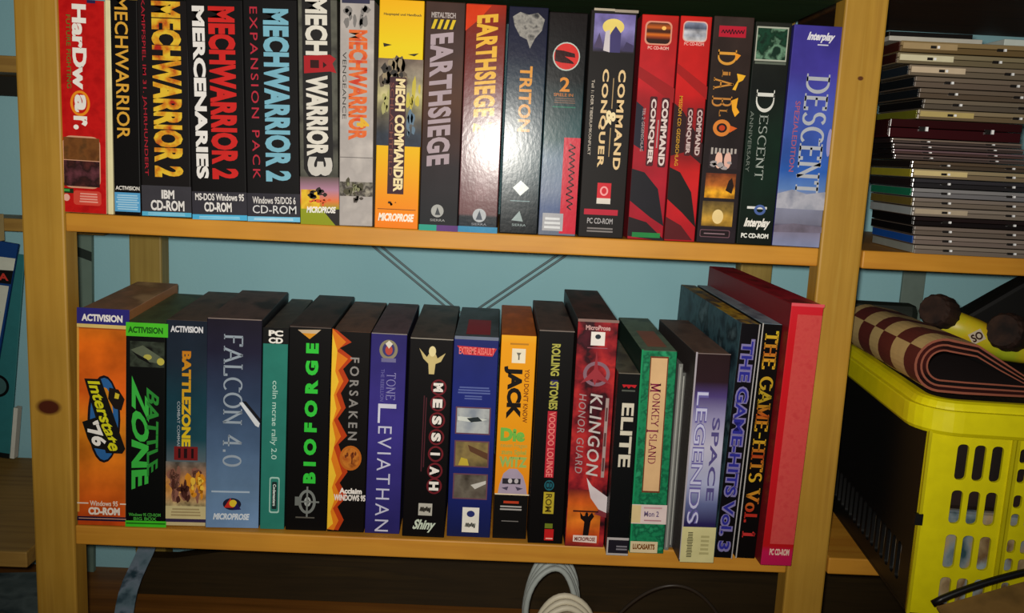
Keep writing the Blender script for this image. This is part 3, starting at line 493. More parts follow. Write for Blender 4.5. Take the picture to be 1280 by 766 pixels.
{'label': 'black green game box with green nebula picture near its top', 'name': 'game_box', 'cat': 'box', 'x': 326.6, 'y': 3.0, 'z': 0.0, 'w': 39.5, 'd': 205, 'h': 241.4, 'yaw': 0, 'lean': 0, 'body': ('grad', [(241.4, '20221c'), (172.2, '101412'), (111.9, '0c2418'), (68.1, '0a2016'), (5.7, '0a140e')], 0.4, 16), 'side': '142018', 'top': '2a3028', 'sidepic': None, 'toprect': None, 'gloss': 0.4, 'els': [('R', 'p', 1.6, 36.3, 200.2, 236.4, 'b0b4a4'), ('R', 'p', 2.8, 35.1, 201.9, 234.7, ('noise', ['0c2418', '14402c', '0e2c1c', '6c9478', '102c20'], 60, (1, 1, 1))), ('R', 'n', 2.4, 36.3, 196.9, 199.4, '5c6458'), ('T', 't', 7.3, 27.4, 145.7, 169.7, 'dcdcd4', 'D', 'd', 'serif', 0.0, 0.0), ('T', 't', 12.9, 22.6, 72.5, 143.1, 'a0a8a0', 'ESCENT', 'd', 'serif', -0.02, 0.0), ('T', 's', 2.4, 6.4, 80.4, 146.5, '6c746c', 'ANNIVERSARY', 'd', 'b', 0.0, 0.0), ('R', 'l', 8.1, 30.2, 40.1, 42.8, 'dcdcd8'), ('O', 'l', 16.1, 29.0, 33.5, 45.0, '4c64a0', 0.25), ('T', 'l', 6.0, 35.5, 17.3, 29.9, 'f4efe6', 'Interplay', 'h', 'b', 0.05, 0.4), ('T', 'n', 4.0, 34.7, 7.5, 12.9, 'e8e8e0', 'PC CD-ROM', 'h', 'b', 0.05, 0.0)], 'shelf': 'upper'},
{'label': 'blue and violet game box with silver serif lettering above clouds', 'name': 'game_box', 'cat': 'box', 'x': 366.6, 'y': 3.0, 'z': 0.0, 'w': 53.5, 'd': 205, 'h': 240.0, 'yaw': 0, 'lean': 0.0074, 'body': ('grad', [(241.3, '3c348c'), (191.6, '423a98'), (140.2, '4458b0'), (83.6, '2c5cb0'), (63.3, '5c80bc'), (56.2, '8c90a8'), (25.9, '7c7c90'), (22.3, '5c5468'), (15.1, '8a86a0'), (1.6, '8890b4')], 0.35, 14), 'side': '34307c', 'top': '403c78', 'sidepic': None, 'toprect': None, 'gloss': 0.4, 'els': [('E', 'p', 48.9, 54.3, 101.1, 131.6, '9c98c8'), ('T', 'l', 15.2, 45.6, 222.0, 232.9, 'eceaf0', 'Interplay', 'h', 'b', 0.05, 0.4), ('B', 'l', 27.1, 39.1, 218.7, 221.2, 'd8d8e4', 1, 'h', 1), ('T', 't', 18.5, 45.6, 56.2, 189.1, 'b4b8c0', 'DESCENT', 'd', 'serif', 0.03, 0.0), ('T', 's', 9.8, 15.2, 82.7, 159.2, 'b05c6c', 'SPEZIALEDITION', 'd', 'b', 0.0, 0.0), ('P', 'p', [(0.0, 58.0), (16.3, 63.3), (32.6, 58.9), (54.3, 62.4), (54.3, 42.0), (0.0, 42.0)], ('noise', ['9498a8', 'b4b4c0', '84889c'], 40, (1, 1, 1))), ('P', 'p', [(0.0, 22.3), (21.7, 25.9), (54.3, 23.2), (54.3, 16.9), (0.0, 15.1)], ('noise', ['5c5460', '80788c'], 40, (1, 1, 1)))], 'shelf': 'upper'},
{'label': 'orange game box with violet top band, first on the lower shelf', 'name': 'game_box', 'cat': 'box', 'x': -416.8, 'y': 3.0, 'z': -365.0, 'w': 53.7, 'd': 225, 'h': 255.3, 'yaw': 5, 'lean': 0.0258, 'body': ('grad', [(258.4, 'd87a18'), (217.8, 'd86410'), (161.6, 'd85c14'), (113.9, 'e08418'), (55.8, 'd86a18'), (6.6, 'd04c14')], 0.55, 16), 'side': 'b87a48', 'top': ['b08060', '8c6a50', 'c4a078'], 'sidepic': None, 'toprect': None, 'gloss': 0.4, 'els': [('R', 'b', 0.0, 56.9, 240.0, 258.4, '2c2878'), ('T', 'l', 5.1, 49.5, 243.3, 251.5, 'f0ece4', 'ACTIVISION', 'h', 'b', 0.05, 0.0), ('R', 'b', 0.0, 56.9, 235.9, 240.0, 'dcc070'), ('R', 'b', 0.0, 56.9, 234.5, 235.9, 'a85018'), ('R', 'b', 0.0, 2.3, 16.5, 235.4, 'd89c40'), ('E', 'e', 11.4, 47.8, 77.2, 181.4, '141018'), ('E', 'e', 14.2, 45.5, 80.1, 178.5, '2c64a0'), ('E', 'e', 20.5, 39.8, 92.7, 167.2, 'd88a20'), ('P', 'e', [(35.3, 167.2), (45.5, 165.3), (52.4, 154.0), (48.9, 140.7), (41.0, 142.6), (34.1, 154.0)], '1c1410'), ('P', 'e', [(42.1, 161.6), (46.7, 159.7), (45.5, 154.0), (41.0, 154.9)], 'd8c030'), ('P', 'e', [(8.0, 176.7), (26.2, 176.7), (53.5, 94.7), (50.1, 88.9), (31.9, 88.9)], '141210'), ('TS', 't', [(11.4, 173.8), (24.5, 173.8), (50.6, 91.8), (35.3, 91.8)], 'd8d41c', 'Interstate', 0.03), ('P', 'e', [(5.7, 125.4), (20.5, 131.2), (36.4, 102.4), (31.9, 92.7), (17.1, 94.7), (11.4, 106.2)], '141210'), ('TS', 's', [(8.5, 121.6), (22.8, 128.3), (34.1, 98.5), (18.2, 96.6)], 'f4efe6', "'76", 0.05), ('R', 'n', 0.0, 12.5, 26.8, 28.3, 'ecdcc8'), ('R', 'n', 47.8, 56.9, 26.8, 28.3, 'ecdcc8'), ('T', 'n', 14.2, 45.5, 24.4, 30.8, 'f0e0cc', 'Windows 95', 'h', 'b', 0.02, 0.0), ('T', 'n', 12.5, 47.8, 13.5, 22.9, 'f4e8d8', 'CD-ROM', 'h', 'b', 0.06, 0.0), ('R', 'b', 0.0, 56.9, 6.1, 11.5, '241430'), ('R', 'b', 1.7, 55.2, 8.6, 9.5, 'd8a890')], 'shelf': 'lower'},
{'label': 'black game box with bright green top and bottom bands', 'name': 'game_box', 'cat': 'box', 'x': -362.4, 'y': 5.5, 'z': -365.0, 'w': 43.0, 'd': 210, 'h': 243.7, 'yaw': 5, 'lean': 0.0223, 'body': '070807', 'side': '10140c', 'top': ['20261a', '34402a', '181c14'], 'sidepic': None, 'toprect': None, 'gloss': 0.4, 'els': [('R', 'b', 0.0, 46.2, 227.9, 243.7, '4cc428'), ('T', 'l', 2.3, 40.6, 231.6, 239.1, '185810', 'ACTIVISION', 'h', 'b', 0.05, 0.0), ('R', 'p', 4.6, 42.5, 192.4, 222.3, ('noise', ['1c2018', '384034', '10120e'], 60, (1, 1, 1))), ('P', 'p', [(5.5, 212.1), (18.5, 217.7), (41.6, 202.7), (36.9, 197.1), (23.1, 199.0)], '5c6450'), ('E', 'p', 19.4, 28.6, 200.9, 207.4, 'b0a84c'), ('E', 'p', 34.2, 42.5, 195.2, 203.7, 'c4b84c'), ('P', 'p', [(6.9, 210.2), (23.1, 201.8), (28.6, 195.2), (13.9, 202.7)], '0c0c0a'), ('TS', 't', [(6.5, 182.1), (25.9, 155.5), (25.9, 53.2), (6.5, 45.3)], '3cb844', 'ZONE', 0.05), ('TS', 's', [(23.1, 168.8), (36.9, 157.4), (36.0, 72.7), (24.0, 61.0)], '2c8c34', 'BATTLE', 0.03), ('T', 'n', 3.7, 39.7, 12.7, 16.7, '4cb044', 'Windows 95 CD-ROM', 'h', 'b', 0.02, 0.0), ('T', 'n', 9.2, 35.1, 7.7, 11.7, '4cb044', 'BIG BOX', 'h', 'b', 0.02, 0.0), ('R', 'b', 0.0, 46.2, -0.3, 7.2, '44c828'), ('R', 'b', 0.9, 45.3, 3.2, 4.7, '1c5c14')], 'shelf': 'lower'},
{'label': 'dark teal game box with narrow yellow vertical title and explosion picture', 'name': 'game_box', 'cat': 'box', 'x': -317.8, 'y': 12.0, 'z': -365.0, 'w': 45.5, 'd': 210, 'h': 247.6, 'yaw': 5, 'lean': 0.0169, 'body': ('grad', [(248.3, '18202e'), (201.5, '1c2836'), (153.9, '143844'), (105.7, '1c4854'), (81.3, '506068'), (7.1, 'd0c090')], 0.3, 14), 'side': '1c2026', 'top': ['2c2420', '40342c', '1c1a18'], 'sidepic': None, 'toprect': None, 'gloss': 0.4, 'els': [('T', 'l', 4.6, 40.6, 233.4, 240.9, 'dcdce0', 'ACTIVISION', 'h', 'b', 0.05, 0.0), ('T', 't', 17.5, 27.7, 97.9, 211.8, ('grad', [(211.8, 'c87c18'), (153.9, 'd8a81c'), (97.9, 'e0c41c')], 0.0, 40), 'BATTLEZONE', 'd', 'b', 0.06, 0.0), ('T', 's', 12.5, 15.7, 82.3, 152.0, 'a8b0b4', 'COMBAT COMMANDER', 'd', 'b', 0.0, 0.0), ('R', 't', 9.2, 36.0, 81.3, 97.9, '781c1c'), ('R', 't', 13.8, 16.6, 83.8, 95.5, '200c10'), ('R', 't', 20.3, 24.0, 83.8, 95.5, '200c10'), ('R', 't', 28.6, 31.4, 83.8, 95.5, '200c10'), ('R', 'p', 0.0, 46.1, 18.1, 79.4, ('grad', [(79.4, '706c64'), (64.6, '986c4c'), (48.9, 'c8883c'), (35.0, 'b88c58'), (18.1, 'd8cc98')], 0.7, 60)), ('S', 'p', 0.9, 45.2, 29.0, 76.4, '8c5c4c', 21, 12), ('S', 'p', 13.8, 45.2, 33.0, 68.6, 'd88c20', 22, 9), ('S', 'p', 23.1, 43.8, 39.0, 60.7, 'f0c040', 23, 5), ('S', 'p', 2.3, 32.3, 27.0, 56.8, '4c2820', 24, 8), ('R', 'n', 0.0, 46.1, 9.1, 25.0, 'cfc08c'), ('B', 'n', 3.7, 42.4, 12.1, 23.1, 'a89468', 3, 'h', 1), ('R', 'b', 0.0, 46.1, 5.1, 9.1, '34284c')], 'shelf': 'lower'},
{'label': 'wide dark to pale blue game box with small missile on front', 'name': 'game_box', 'cat': 'box', 'x': -270.8, 'y': 12.0, 'z': -365.0, 'w': 61.3, 'd': 210, 'h': 251.7, 'yaw': 5, 'lean': 0.0139, 'body': ('grad', [(252.7, '1c1624'), (213.4, '201e34'), (156.4, '30405c'), (98.4, '4c6484'), (49.3, '6480a0'), (0.4, '7090b8')], 0.12, 30), 'side': '1c1a20', 'top': ['2c2220', '443430', '201a1a'], 'sidepic': None, 'toprect': None, 'gloss': 0.4, 'els': [('R', 'b', 1.2, 60.7, 251.2, 252.2, '8c7c74'), ('T', 't', 18.6, 40.8, 75.9, 234.0, '98a4b0', 'FALCON 4.0', 'd', 'serif', 0.0, 0.0), ('P', 'e', [(37.1, 153.5), (40.8, 154.5), (60.7, 129.5), (59.4, 124.6), (55.7, 126.6)], 'd8dce0'), ('P', 'e', [(40.8, 155.4), (44.6, 155.4), (61.9, 134.3), (61.3, 129.5)], '141418'), ('B', 'n', 6.2, 50.8, 43.4, 47.3, 'a8b8c8', 1, 'h', 1), ('E', 'e', 19.8, 40.8, 22.5, 37.4, '1c1c34'), ('P', 'e', [(21.0, 25.5), (28.5, 37.4), (32.2, 25.5)], 'c83020'), ('E', 'e', 27.2, 35.9, 26.5, 35.4, 'e0c030'), ('P', 'e', [(30.9, 22.5), (35.9, 31.4), (40.8, 23.5)], '281c58'), ('T', 'l', 8.7, 50.8, 10.5, 18.5, 'd4dce4', 'MICROPROSE', 'h', 'b', 0.06, 0.25)], 'shelf': 'lower'},
{'label': 'slim plain teal game box with black top corner label', 'name': 'game_box', 'cat': 'box', 'x': -207.6, 'y': 12.0, 'z': -365.0, 'w': 28.4, 'd': 210, 'h': 242.7, 'yaw': 4, 'lean': 0.0131, 'body': '2a7a6c', 'side': '22302c', 'top': ['38302a', '2a2622', '4a4238'], 'sidepic': None, 'toprect': None, 'gloss': 0.4, 'els': [('R', 'b', 0.0, 29.0, 224.9, 243.6, '0c0c0c'), ('T', 'n', 6.4, 22.6, 233.8, 240.8, 'f4efe6', 'PC', 'h', 'b', 0.06, 0.0), ('T', 'n', 6.4, 22.6, 225.4, 232.4, 'f4efe6', 'CD', 'h', 'b', 0.06, 0.0), ('T', 't', 9.9, 18.0, 86.8, 181.4, 'b8d8cc', 'colin mcrae rally 2.0', 'd', 'b', 0.0, 0.0), ('RR', 'l', 10.4, 22.0, 20.5, 65.2, 'a8ccc0'), ('RR', 'l', 11.6, 20.9, 22.5, 63.2, '2a7a6c'), ('RR', 'l', 13.3, 19.1, 25.5, 59.3, '1c2c2c'), ('T', 'l', 14.5, 18.0, 29.5, 56.3, 'd8e4dc', 'Codemasters', 'd', 'b', 0.03, 0.0)], 'shelf': 'lower'},
{'label': 'black game box with spaced bright green lettering', 'name': 'game_box', 'cat': 'box', 'x': -177.5, 'y': 12.0, 'z': -365.0, 'w': 48.2, 'd': 225, 'h': 247.1, 'yaw': 2.5, 'lean': 0.0113, 'body': '070505', 'side': '0c0909', 'top': ['1c1412', '302420', '120e0c'], 'sidepic': None, 'toprect': None, 'gloss': 0.4, 'els': [('R', 'b', 1.0, 47.8, 245.4, 246.4, '5c504a'), ('P', 'l', [(9.8, 242.6), (36.1, 243.6), (31.2, 238.9), (14.6, 238.9)], 'c8b090'), ('P', 'l', [(14.6, 238.9), (31.2, 238.9), (23.4, 232.3)], 'd89020'), ('T', 't', 19.5, 34.2, 59.1, 227.7, '34c83c', '~1.7~BIOFORGE', 'u', 'b', 0.07, 0.0), ('O', 'e', 14.6, 35.1, 21.3, 51.1, '787c78', 0.16), ('O', 'e', 21.5, 29.3, 30.3, 42.2, 'a0a4a0', 0.3), ('R', 'e', 23.9, 25.9, 17.3, 55.1, '787c78'), ('R', 'e', 10.7, 39.0, 35.2, 37.2, '787c78'), ('R', 'e', 10.7, 17.6, 31.3, 42.2, '6c706c'), ('B', 'n', 11.7, 34.2, 15.3, 18.3, '5c5850', 1, 'h', 1)], 'shelf': 'lower'},
{'label': 'black game box with jagged orange flame down its left edge', 'name': 'game_box', 'cat': 'box', 'x': -128.2, 'y': 12.0, 'z': -365.0, 'w': 43.3, 'd': 210, 'h': 242.9, 'yaw': 2, 'lean': 0.0117, 'body': '0b0706', 'side': '180c08', 'top': ['30201a', '4a3428', '201814'], 'sidepic': None, 'toprect': None, 'gloss': 0.4, 'els': [('P', 'p', [(0.0, 245.7), (5.3, 243.9), (22.0, 230.7), (8.8, 223.2), (24.6, 211.9), (13.2, 198.7), (20.2, 185.4), (11.4, 170.1), (17.6, 152.8), (8.8, 139.3), (20.2, 119.0), (10.5, 108.3), (22.0, 74.9), (13.2, 61.1), (22.8, 45.3), (11.4, 31.3), (19.3, 15.3), (13.2, 2.2), (0.0, 3.2)], 'b83c10'), ('P', 'p', [(0.0, 245.7), (3.5, 242.0), (15.8, 230.7), (5.3, 219.5), (18.5, 211.0), (7.9, 196.8), (14.1, 184.4), (6.2, 168.2), (12.3, 151.9), (4.4, 137.4), (13.2, 118.0), (5.3, 104.4), (15.8, 73.0), (7.9, 59.1), (14.9, 43.3), (6.2, 29.3), (13.2, 14.3), (7.9, 2.2), (0.0, 3.2)], 'e07c18'), ('P', 'p', [(0.0, 240.1), (6.2, 219.5), (4.4, 195.8), (8.8, 183.5), (3.5, 167.2), (7.0, 150.9), (2.6, 133.5), (7.0, 114.1), (2.6, 89.7), (8.8, 70.0), (4.4, 55.2), (7.9, 40.3), (3.5, 25.3), (7.0, 10.3), (0.0, 3.2)], 'f0c030'), ('T', 't', 21.1, 31.6, 114.1, 212.9, '8c8884', '~1.5~FORSAKEN', 'd', 'b', 0.02, 0.0), ('E', 'e', 12.3, 37.8, 76.9, 107.3, 'b8641c'), ('E', 'e', 14.9, 35.2, 79.9, 104.4, ('noise', ['a85018', 'c87828', '803810'], 80, (1, 1, 1))), ('S', 'e', 17.6, 33.0, 83.8, 100.5, '6c3010', 5, 6), ('T', 'n', 13.2, 39.5, 48.2, 55.2, 'f0e8e0', 'Acclaim', 'h', 'b', 0.05, 0.0), ('T', 'n', 7.0, 43.9, 39.3, 47.2, 'e4dcd4', 'WINDOWS 95', 'h', 'b', 0.05, 0.0)], 'shelf': 'lower'},
{'label': 'violet blue game box with thin white lettering and round crest', 'name': 'game_box', 'cat': 'box', 'x': -83.7, 'y': 12.0, 'z': -365.0, 'w': 41.2, 'd': 210, 'h': 242.8, 'yaw': 1.5, 'lean': 0.0102, 'body': ('grad', [(244.0, '2a2468'), (145.1, '3a3084'), (76.9, '342c78'), (2.1, '282464')], 0.15, 20), 'side': '221c40', 'top': ['302428', '443438', '241c20'], 'sidepic': None, 'toprect': None, 'gloss': 0.4, 'els': [('R', 'b', 0.8, 41.0, 242.0, 243.0, '8c8480'), ('E', 'e', 10.0, 31.0, 212.0, 235.5, '8c8468'), ('E', 'e', 13.4, 27.6, 215.8, 232.7, '3c3870'), ('E', 'e', 16.7, 25.1, 217.7, 229.0, 'b8483c'), ('R', 'e', 12.6, 29.3, 209.2, 213.9, '6c6890'), ('P', 'e', [(16.7, 230.8), (20.9, 234.6), (25.1, 230.8), (20.9, 225.2)], 'e0d8c8'), ('T', 's', 19.2, 30.1, 164.4, 196.8, '8c88b8', 'TONE', 'd', 'serif', -0.02, 0.0), ('T', 'n', 12.6, 16.7, 162.5, 200.6, '6c68a4', 'THE REBELLION', 'd', 'b', 0.0, 0.0), ('T', 't', 10.9, 31.8, 136.4, 159.6, 'd4d4e4', 'L', 'd', 'b', -0.01, 0.0), ('T', 't', 11.7, 27.6, 3.1, 132.6, 'c8c8dc', '~1.25~EVIATHAN', 'd', 'b', -0.01, 0.0)], 'shelf': 'lower'},
{'label': 'black game box with small golden winged figure at top', 'name': 'game_box', 'cat': 'box', 'x': -38.9, 'y': 6.7, 'z': -365.0, 'w': 49.9, 'd': 235, 'h': 239.8, 'yaw': 1, 'lean': 0.0109, 'body': '080506', 'side': '100c0c', 'top': ['241e1a', '3a302a', '1a1614'], 'sidepic': None, 'toprect': None, 'gloss': 0.4, 'els': [('R', 'b', 1.0, 49.5, 239.3, 240.3, '9c9488'), ('P', 'e', [(11.1, 228.6), (20.2, 218.3), (22.2, 222.0), (30.3, 222.0), (32.3, 217.3), (41.4, 223.9), (36.4, 213.6), (30.3, 210.7), (29.3, 198.5), (23.2, 198.5), (22.2, 210.7), (16.2, 216.4)], 'c8b478'), ('E', 'e', 22.2, 30.3, 219.2, 231.4, 'e4d49c'), ('O', 't', 26.3, 44.4, 173.8, 192.8, '6c1c24', 0.12), ('O', 't', 26.3, 44.4, 154.6, 173.8, '6c1c24', 0.12), ('O', 't', 26.3, 44.4, 134.4, 153.7, '6c1c24', 0.12), ('O', 't', 26.3, 44.4, 114.1, 133.5, '6c1c24', 0.12), ('O', 't', 26.3, 44.4, 93.7, 113.1, '6c1c24', 0.12), ('O', 't', 26.3, 44.4, 73.1, 92.7, '6c1c24', 0.12), ('O', 't', 26.3, 44.4, 54.3, 74.1, '6c1c24', 0.12), ('T', 't', 29.3, 40.4, 178.1, 188.5, 'ece4dc', 'M', 'd', 'b', 0.07, 0.0), ('T', 't', 29.3, 40.4, 159.0, 169.5, 'ece4dc', 'E', 'd', 'b', 0.07, 0.0), ('T', 't', 29.3, 40.4, 138.8, 149.4, 'ece4dc', 'S', 'd', 'b', 0.07, 0.0), ('T', 't', 29.3, 40.4, 118.5, 129.1, 'ece4dc', 'S', 'd', 'b', 0.07, 0.0), ('T', 't', 29.3, 40.4, 101.9, 105.0, 'ece4dc', 'I', 'd', 'b', 0.07, 0.0), ('T', 't', 29.3, 40.4, 77.5, 88.3, 'ece4dc', 'A', 'd', 'b', 0.07, 0.0), ('T', 't', 29.3, 40.4, 58.8, 69.6, 'ece4dc', 'H', 'd', 'b', 0.07, 0.0), ('B', 'n', 18.2, 23.2, 65.2, 179.5, '4c2028', 2, 'v', 2), ('R', 'k', 18.2, 34.3, 27.5, 42.5, 'b8b4a8'), ('S', 'k', 20.2, 32.3, 30.5, 39.5, '38342c', 3, 6), ('T', 'l', 12.1, 39.4, 6.5, 22.5, 'c8d4c0', 'Shiny', 'h', 'b', 0.04, 0.45)], 'shelf': 'lower'},
{'label': 'deep blue game box with three pictures stacked on its spine', 'name': 'game_box', 'cat': 'box', 'x': 13.7, 'y': 12.0, 'z': -365.0, 'w': 51.6, 'd': 210, 'h': 242.0, 'yaw': 0, 'lean': 0, 'body': ('grad', [(243.0, '20286c'), (149.7, '1c2878'), (71.5, '18226c'), (2.5, '141c4c')], 0.12, 20), 'side': '14183c', 'top': ['262a2c', '343a3e', '1e2224'], 'sidepic': None, 'toprect': 'b02838', 'gloss': 0.4, 'els': [('R', 'b', 1.0, 51.2, 240.1, 243.9, '70788c'), ('P', 't', [(3.7, 232.6), (49.6, 230.7), (44.9, 221.3), (11.5, 222.3)], 'c82c34'), ('T', 't', 6.3, 47.0, 222.7, 231.2, 'f08078', 'EXTREME ASSAULT', 'h', 'b', 0.02, 0.0), ('B', 'n', 4.2, 47.0, 175.7, 185.2, '5864a0', 3, 'h', 1), ('B', 'n', 13.1, 36.6, 168.9, 174.7, '5864a0', 2, 'h', 1), ('R', 'p', 5.2, 46.0, 127.4, 160.3, '6a4450'), ('R', 'p', 6.8, 44.4, 128.9, 158.8, ('noise', ['88909c', 'b4b8b8', '5c6470'], 30, (1, 1, 1))), ('R', 'p', 5.2, 46.0, 87.3, 119.6, '6a4450'), ('R', 'p', 6.8, 44.4, 88.8, 118.1, ('noise', ['6c5438', '8c7848', '4c4030'], 30, (1, 1, 1))), ('R', 'p', 5.2, 46.0, 47.7, 79.4, '6a4450'), ('R', 'p', 6.8, 44.4, 49.2, 77.9, ('noise', ['4c4038', '6c6458', '302820'], 30, (1, 1, 1))), ('P', 'p', [(7.8, 148.7), (26.1, 147.8), (42.8, 145.8), (26.1, 142.0), (7.8, 143.9)], 'd0d4cc'), ('P', 'p', [(18.3, 146.8), (31.3, 148.7), (36.6, 143.9), (23.5, 142.0)], '242c30'), ('P', 'p', [(10.4, 89.3), (13.6, 99.1), (20.9, 97.1), (23.0, 89.3)], 'c0a838'), ('P', 'p', [(20.9, 114.7), (44.4, 105.0), (44.4, 97.1), (23.5, 106.9)], '5c3c28'), ('P', 'p', [(26.1, 65.6), (43.9, 71.5), (43.9, 67.5), (31.3, 60.6)], 'c8c4bc'), ('R', 'k', 17.8, 37.6, 6.6, 37.7, 'e8e4d8'), ('E', 'k', 23.0, 32.4, 25.7, 33.7, '28306c'), ('S', 'k', 21.9, 33.4, 11.6, 19.7, '707068', 3, 6)], 'shelf': 'lower'},
{'label': 'orange game box with black lower end and bold black lettering', 'name': 'game_box', 'cat': 'box', 'x': 68.0, 'y': 12.0, 'z': -365.0, 'w': 40.5, 'd': 210, 'h': 247.5, 'yaw': 0, 'lean': 0, 'body': ('grad', [(248.9, 'f0b028'), (237.6, 'f0a014'), (151.8, 'ec9c12'), (56.8, 'e88c18'), (55.3, '0b0908'), (2.6, '0a0808')], 0.0, 40), 'side': 'b86c14', 'top': ['d87018', 'b85c14', 'e07c20'], 'sidepic': None, 'toprect': None, 'gloss': 0.4, 'els': [('B', 'n', 10.3, 32.0, 235.7, 239.5, 'b87c20', 1, 'h', 1), ('R', 'l', 13.1, 28.7, 215.0, 232.0, 'f0e4c8'), ('P', 'l', [(18.1, 227.3), (23.8, 227.3), (20.9, 222.5)], '706c60'), ('R', 'l', 20.3, 22.0, 218.8, 223.5, '706c60'), ('T', 't', 4.9, 26.3, 148.0, 211.2, '100a08', 'JACK', 'd', 'b', 0.07, 0.0), ('T', 's', 28.7, 34.5, 144.1, 208.3, '80400c', "YOU DON'T KNOW", 'd', 'b', 0.02, 0.0), ('T', 's', 4.1, 32.8, 120.8, 137.3, '74b848', 'Die', 'h', 'b', 0.07, 0.0), ('T', 'n', 4.9, 36.1, 112.0, 118.8, 'b8a040', 'neuen Fragen', 'h', 'b', 0.03, 0.0), ('T', 'n', 5.7, 35.3, 103.2, 111.0, 'a8a844', 'zum Spiel', 'h', 'b', 0.04, 0.0), ('T', 's', 4.1, 36.9, 89.4, 102.2, '98b45c', 'WITZ', 'h', 'b', 0.06, 0.0), ('P', 'p', [(4.1, 56.8), (5.7, 67.7), (9.9, 81.5), (16.4, 87.5), (25.5, 87.5), (32.8, 79.6), (36.9, 67.7), (38.6, 56.8)], 'a898ac'), ('R', 'p', 9.0, 30.4, 68.7, 75.6, '2c2830'), ('E', 'p', 15.6, 20.5, 69.7, 75.6, 'c8c0c4'), ('E', 'p', 23.0, 27.9, 69.7, 75.6, 'b8b0b4'), ('P', 'p', [(8.2, 63.7), (16.4, 65.7), (14.8, 60.8)], '4c4458'), ('P', 'p', [(24.6, 65.7), (33.7, 63.7), (27.1, 60.8)], '4c4458'), ('R', 'p', 0.8, 41.1, 55.2, 56.8, 'e0d0b0'), ('R', 'n', 11.5, 29.6, 44.8, 47.8, 'b83c20'), ('B', 'n', 5.7, 35.3, 35.8, 42.8, 'a8a4a0', 2, 'h', 1), ('B', 'n', 9.9, 30.4, 21.8, 23.8, '787470', 1, 'h', 1)], 'shelf': 'lower'},
{'label': 'black game box with coloured lettering running down its middle', 'name': 'game_box', 'cat': 'box', 'x': 110.1, 'y': 2.7, 'z': -365.0, 'w': 41.1, 'd': 210, 'h': 257.6, 'yaw': 0, 'lean': 0, 'body': '060404', 'side': '0c0a0a', 'top': ['2a2220', '40322c', '1a1614'], 'sidepic': None, 'toprect': None, 'gloss': 0.4, 'els': [('R', 'b', 0.8, 40.9, 255.9, 256.9, '80746c'), ('R', 't', 16.7, 25.0, 191.7, 199.3, '241c58'), ('T', 't', 15.9, 25.9, 204.0, 241.5, 'aca84c', 'ROLLING', 'd', 'b', 0.04, 0.0), ('T', 't', 15.9, 25.9, 164.1, 197.4, 'aca84c', 'STONES', 'd', 'b', 0.04, 0.0), ('R', 's', 15.4, 25.9, 81.9, 162.2, 'b82434'), ('T', 's', 17.1, 24.6, 82.8, 161.3, 'e88078', 'VOODOO LOUNGE', 'd', 'b', 0.02, 0.0), ('E', 't', 15.9, 27.5, 66.1, 78.9, '1c5c68'), ('T', 't', 17.5, 25.9, 68.1, 77.0, '0c1c20', 'CD', 'h', 'b', 0.03, 0.0), ('R', 't', 15.9, 28.4, 37.5, 64.2, 'b8a42c'), ('T', 't', 18.4, 25.9, 39.5, 62.2, '5c4c14', 'ROM', 'd', 'b', 0.03, 0.0), ('R', 'n', 19.2, 28.4, 19.5, 25.5, '6c7a20'), ('R', 'l', 19.2, 30.0, 4.5, 18.5, 'c01c1c'), ('B', 'l', 20.9, 29.2, 5.5, 8.5, 'f0b0a0', 1, 'h', 1)], 'shelf': 'lower'},
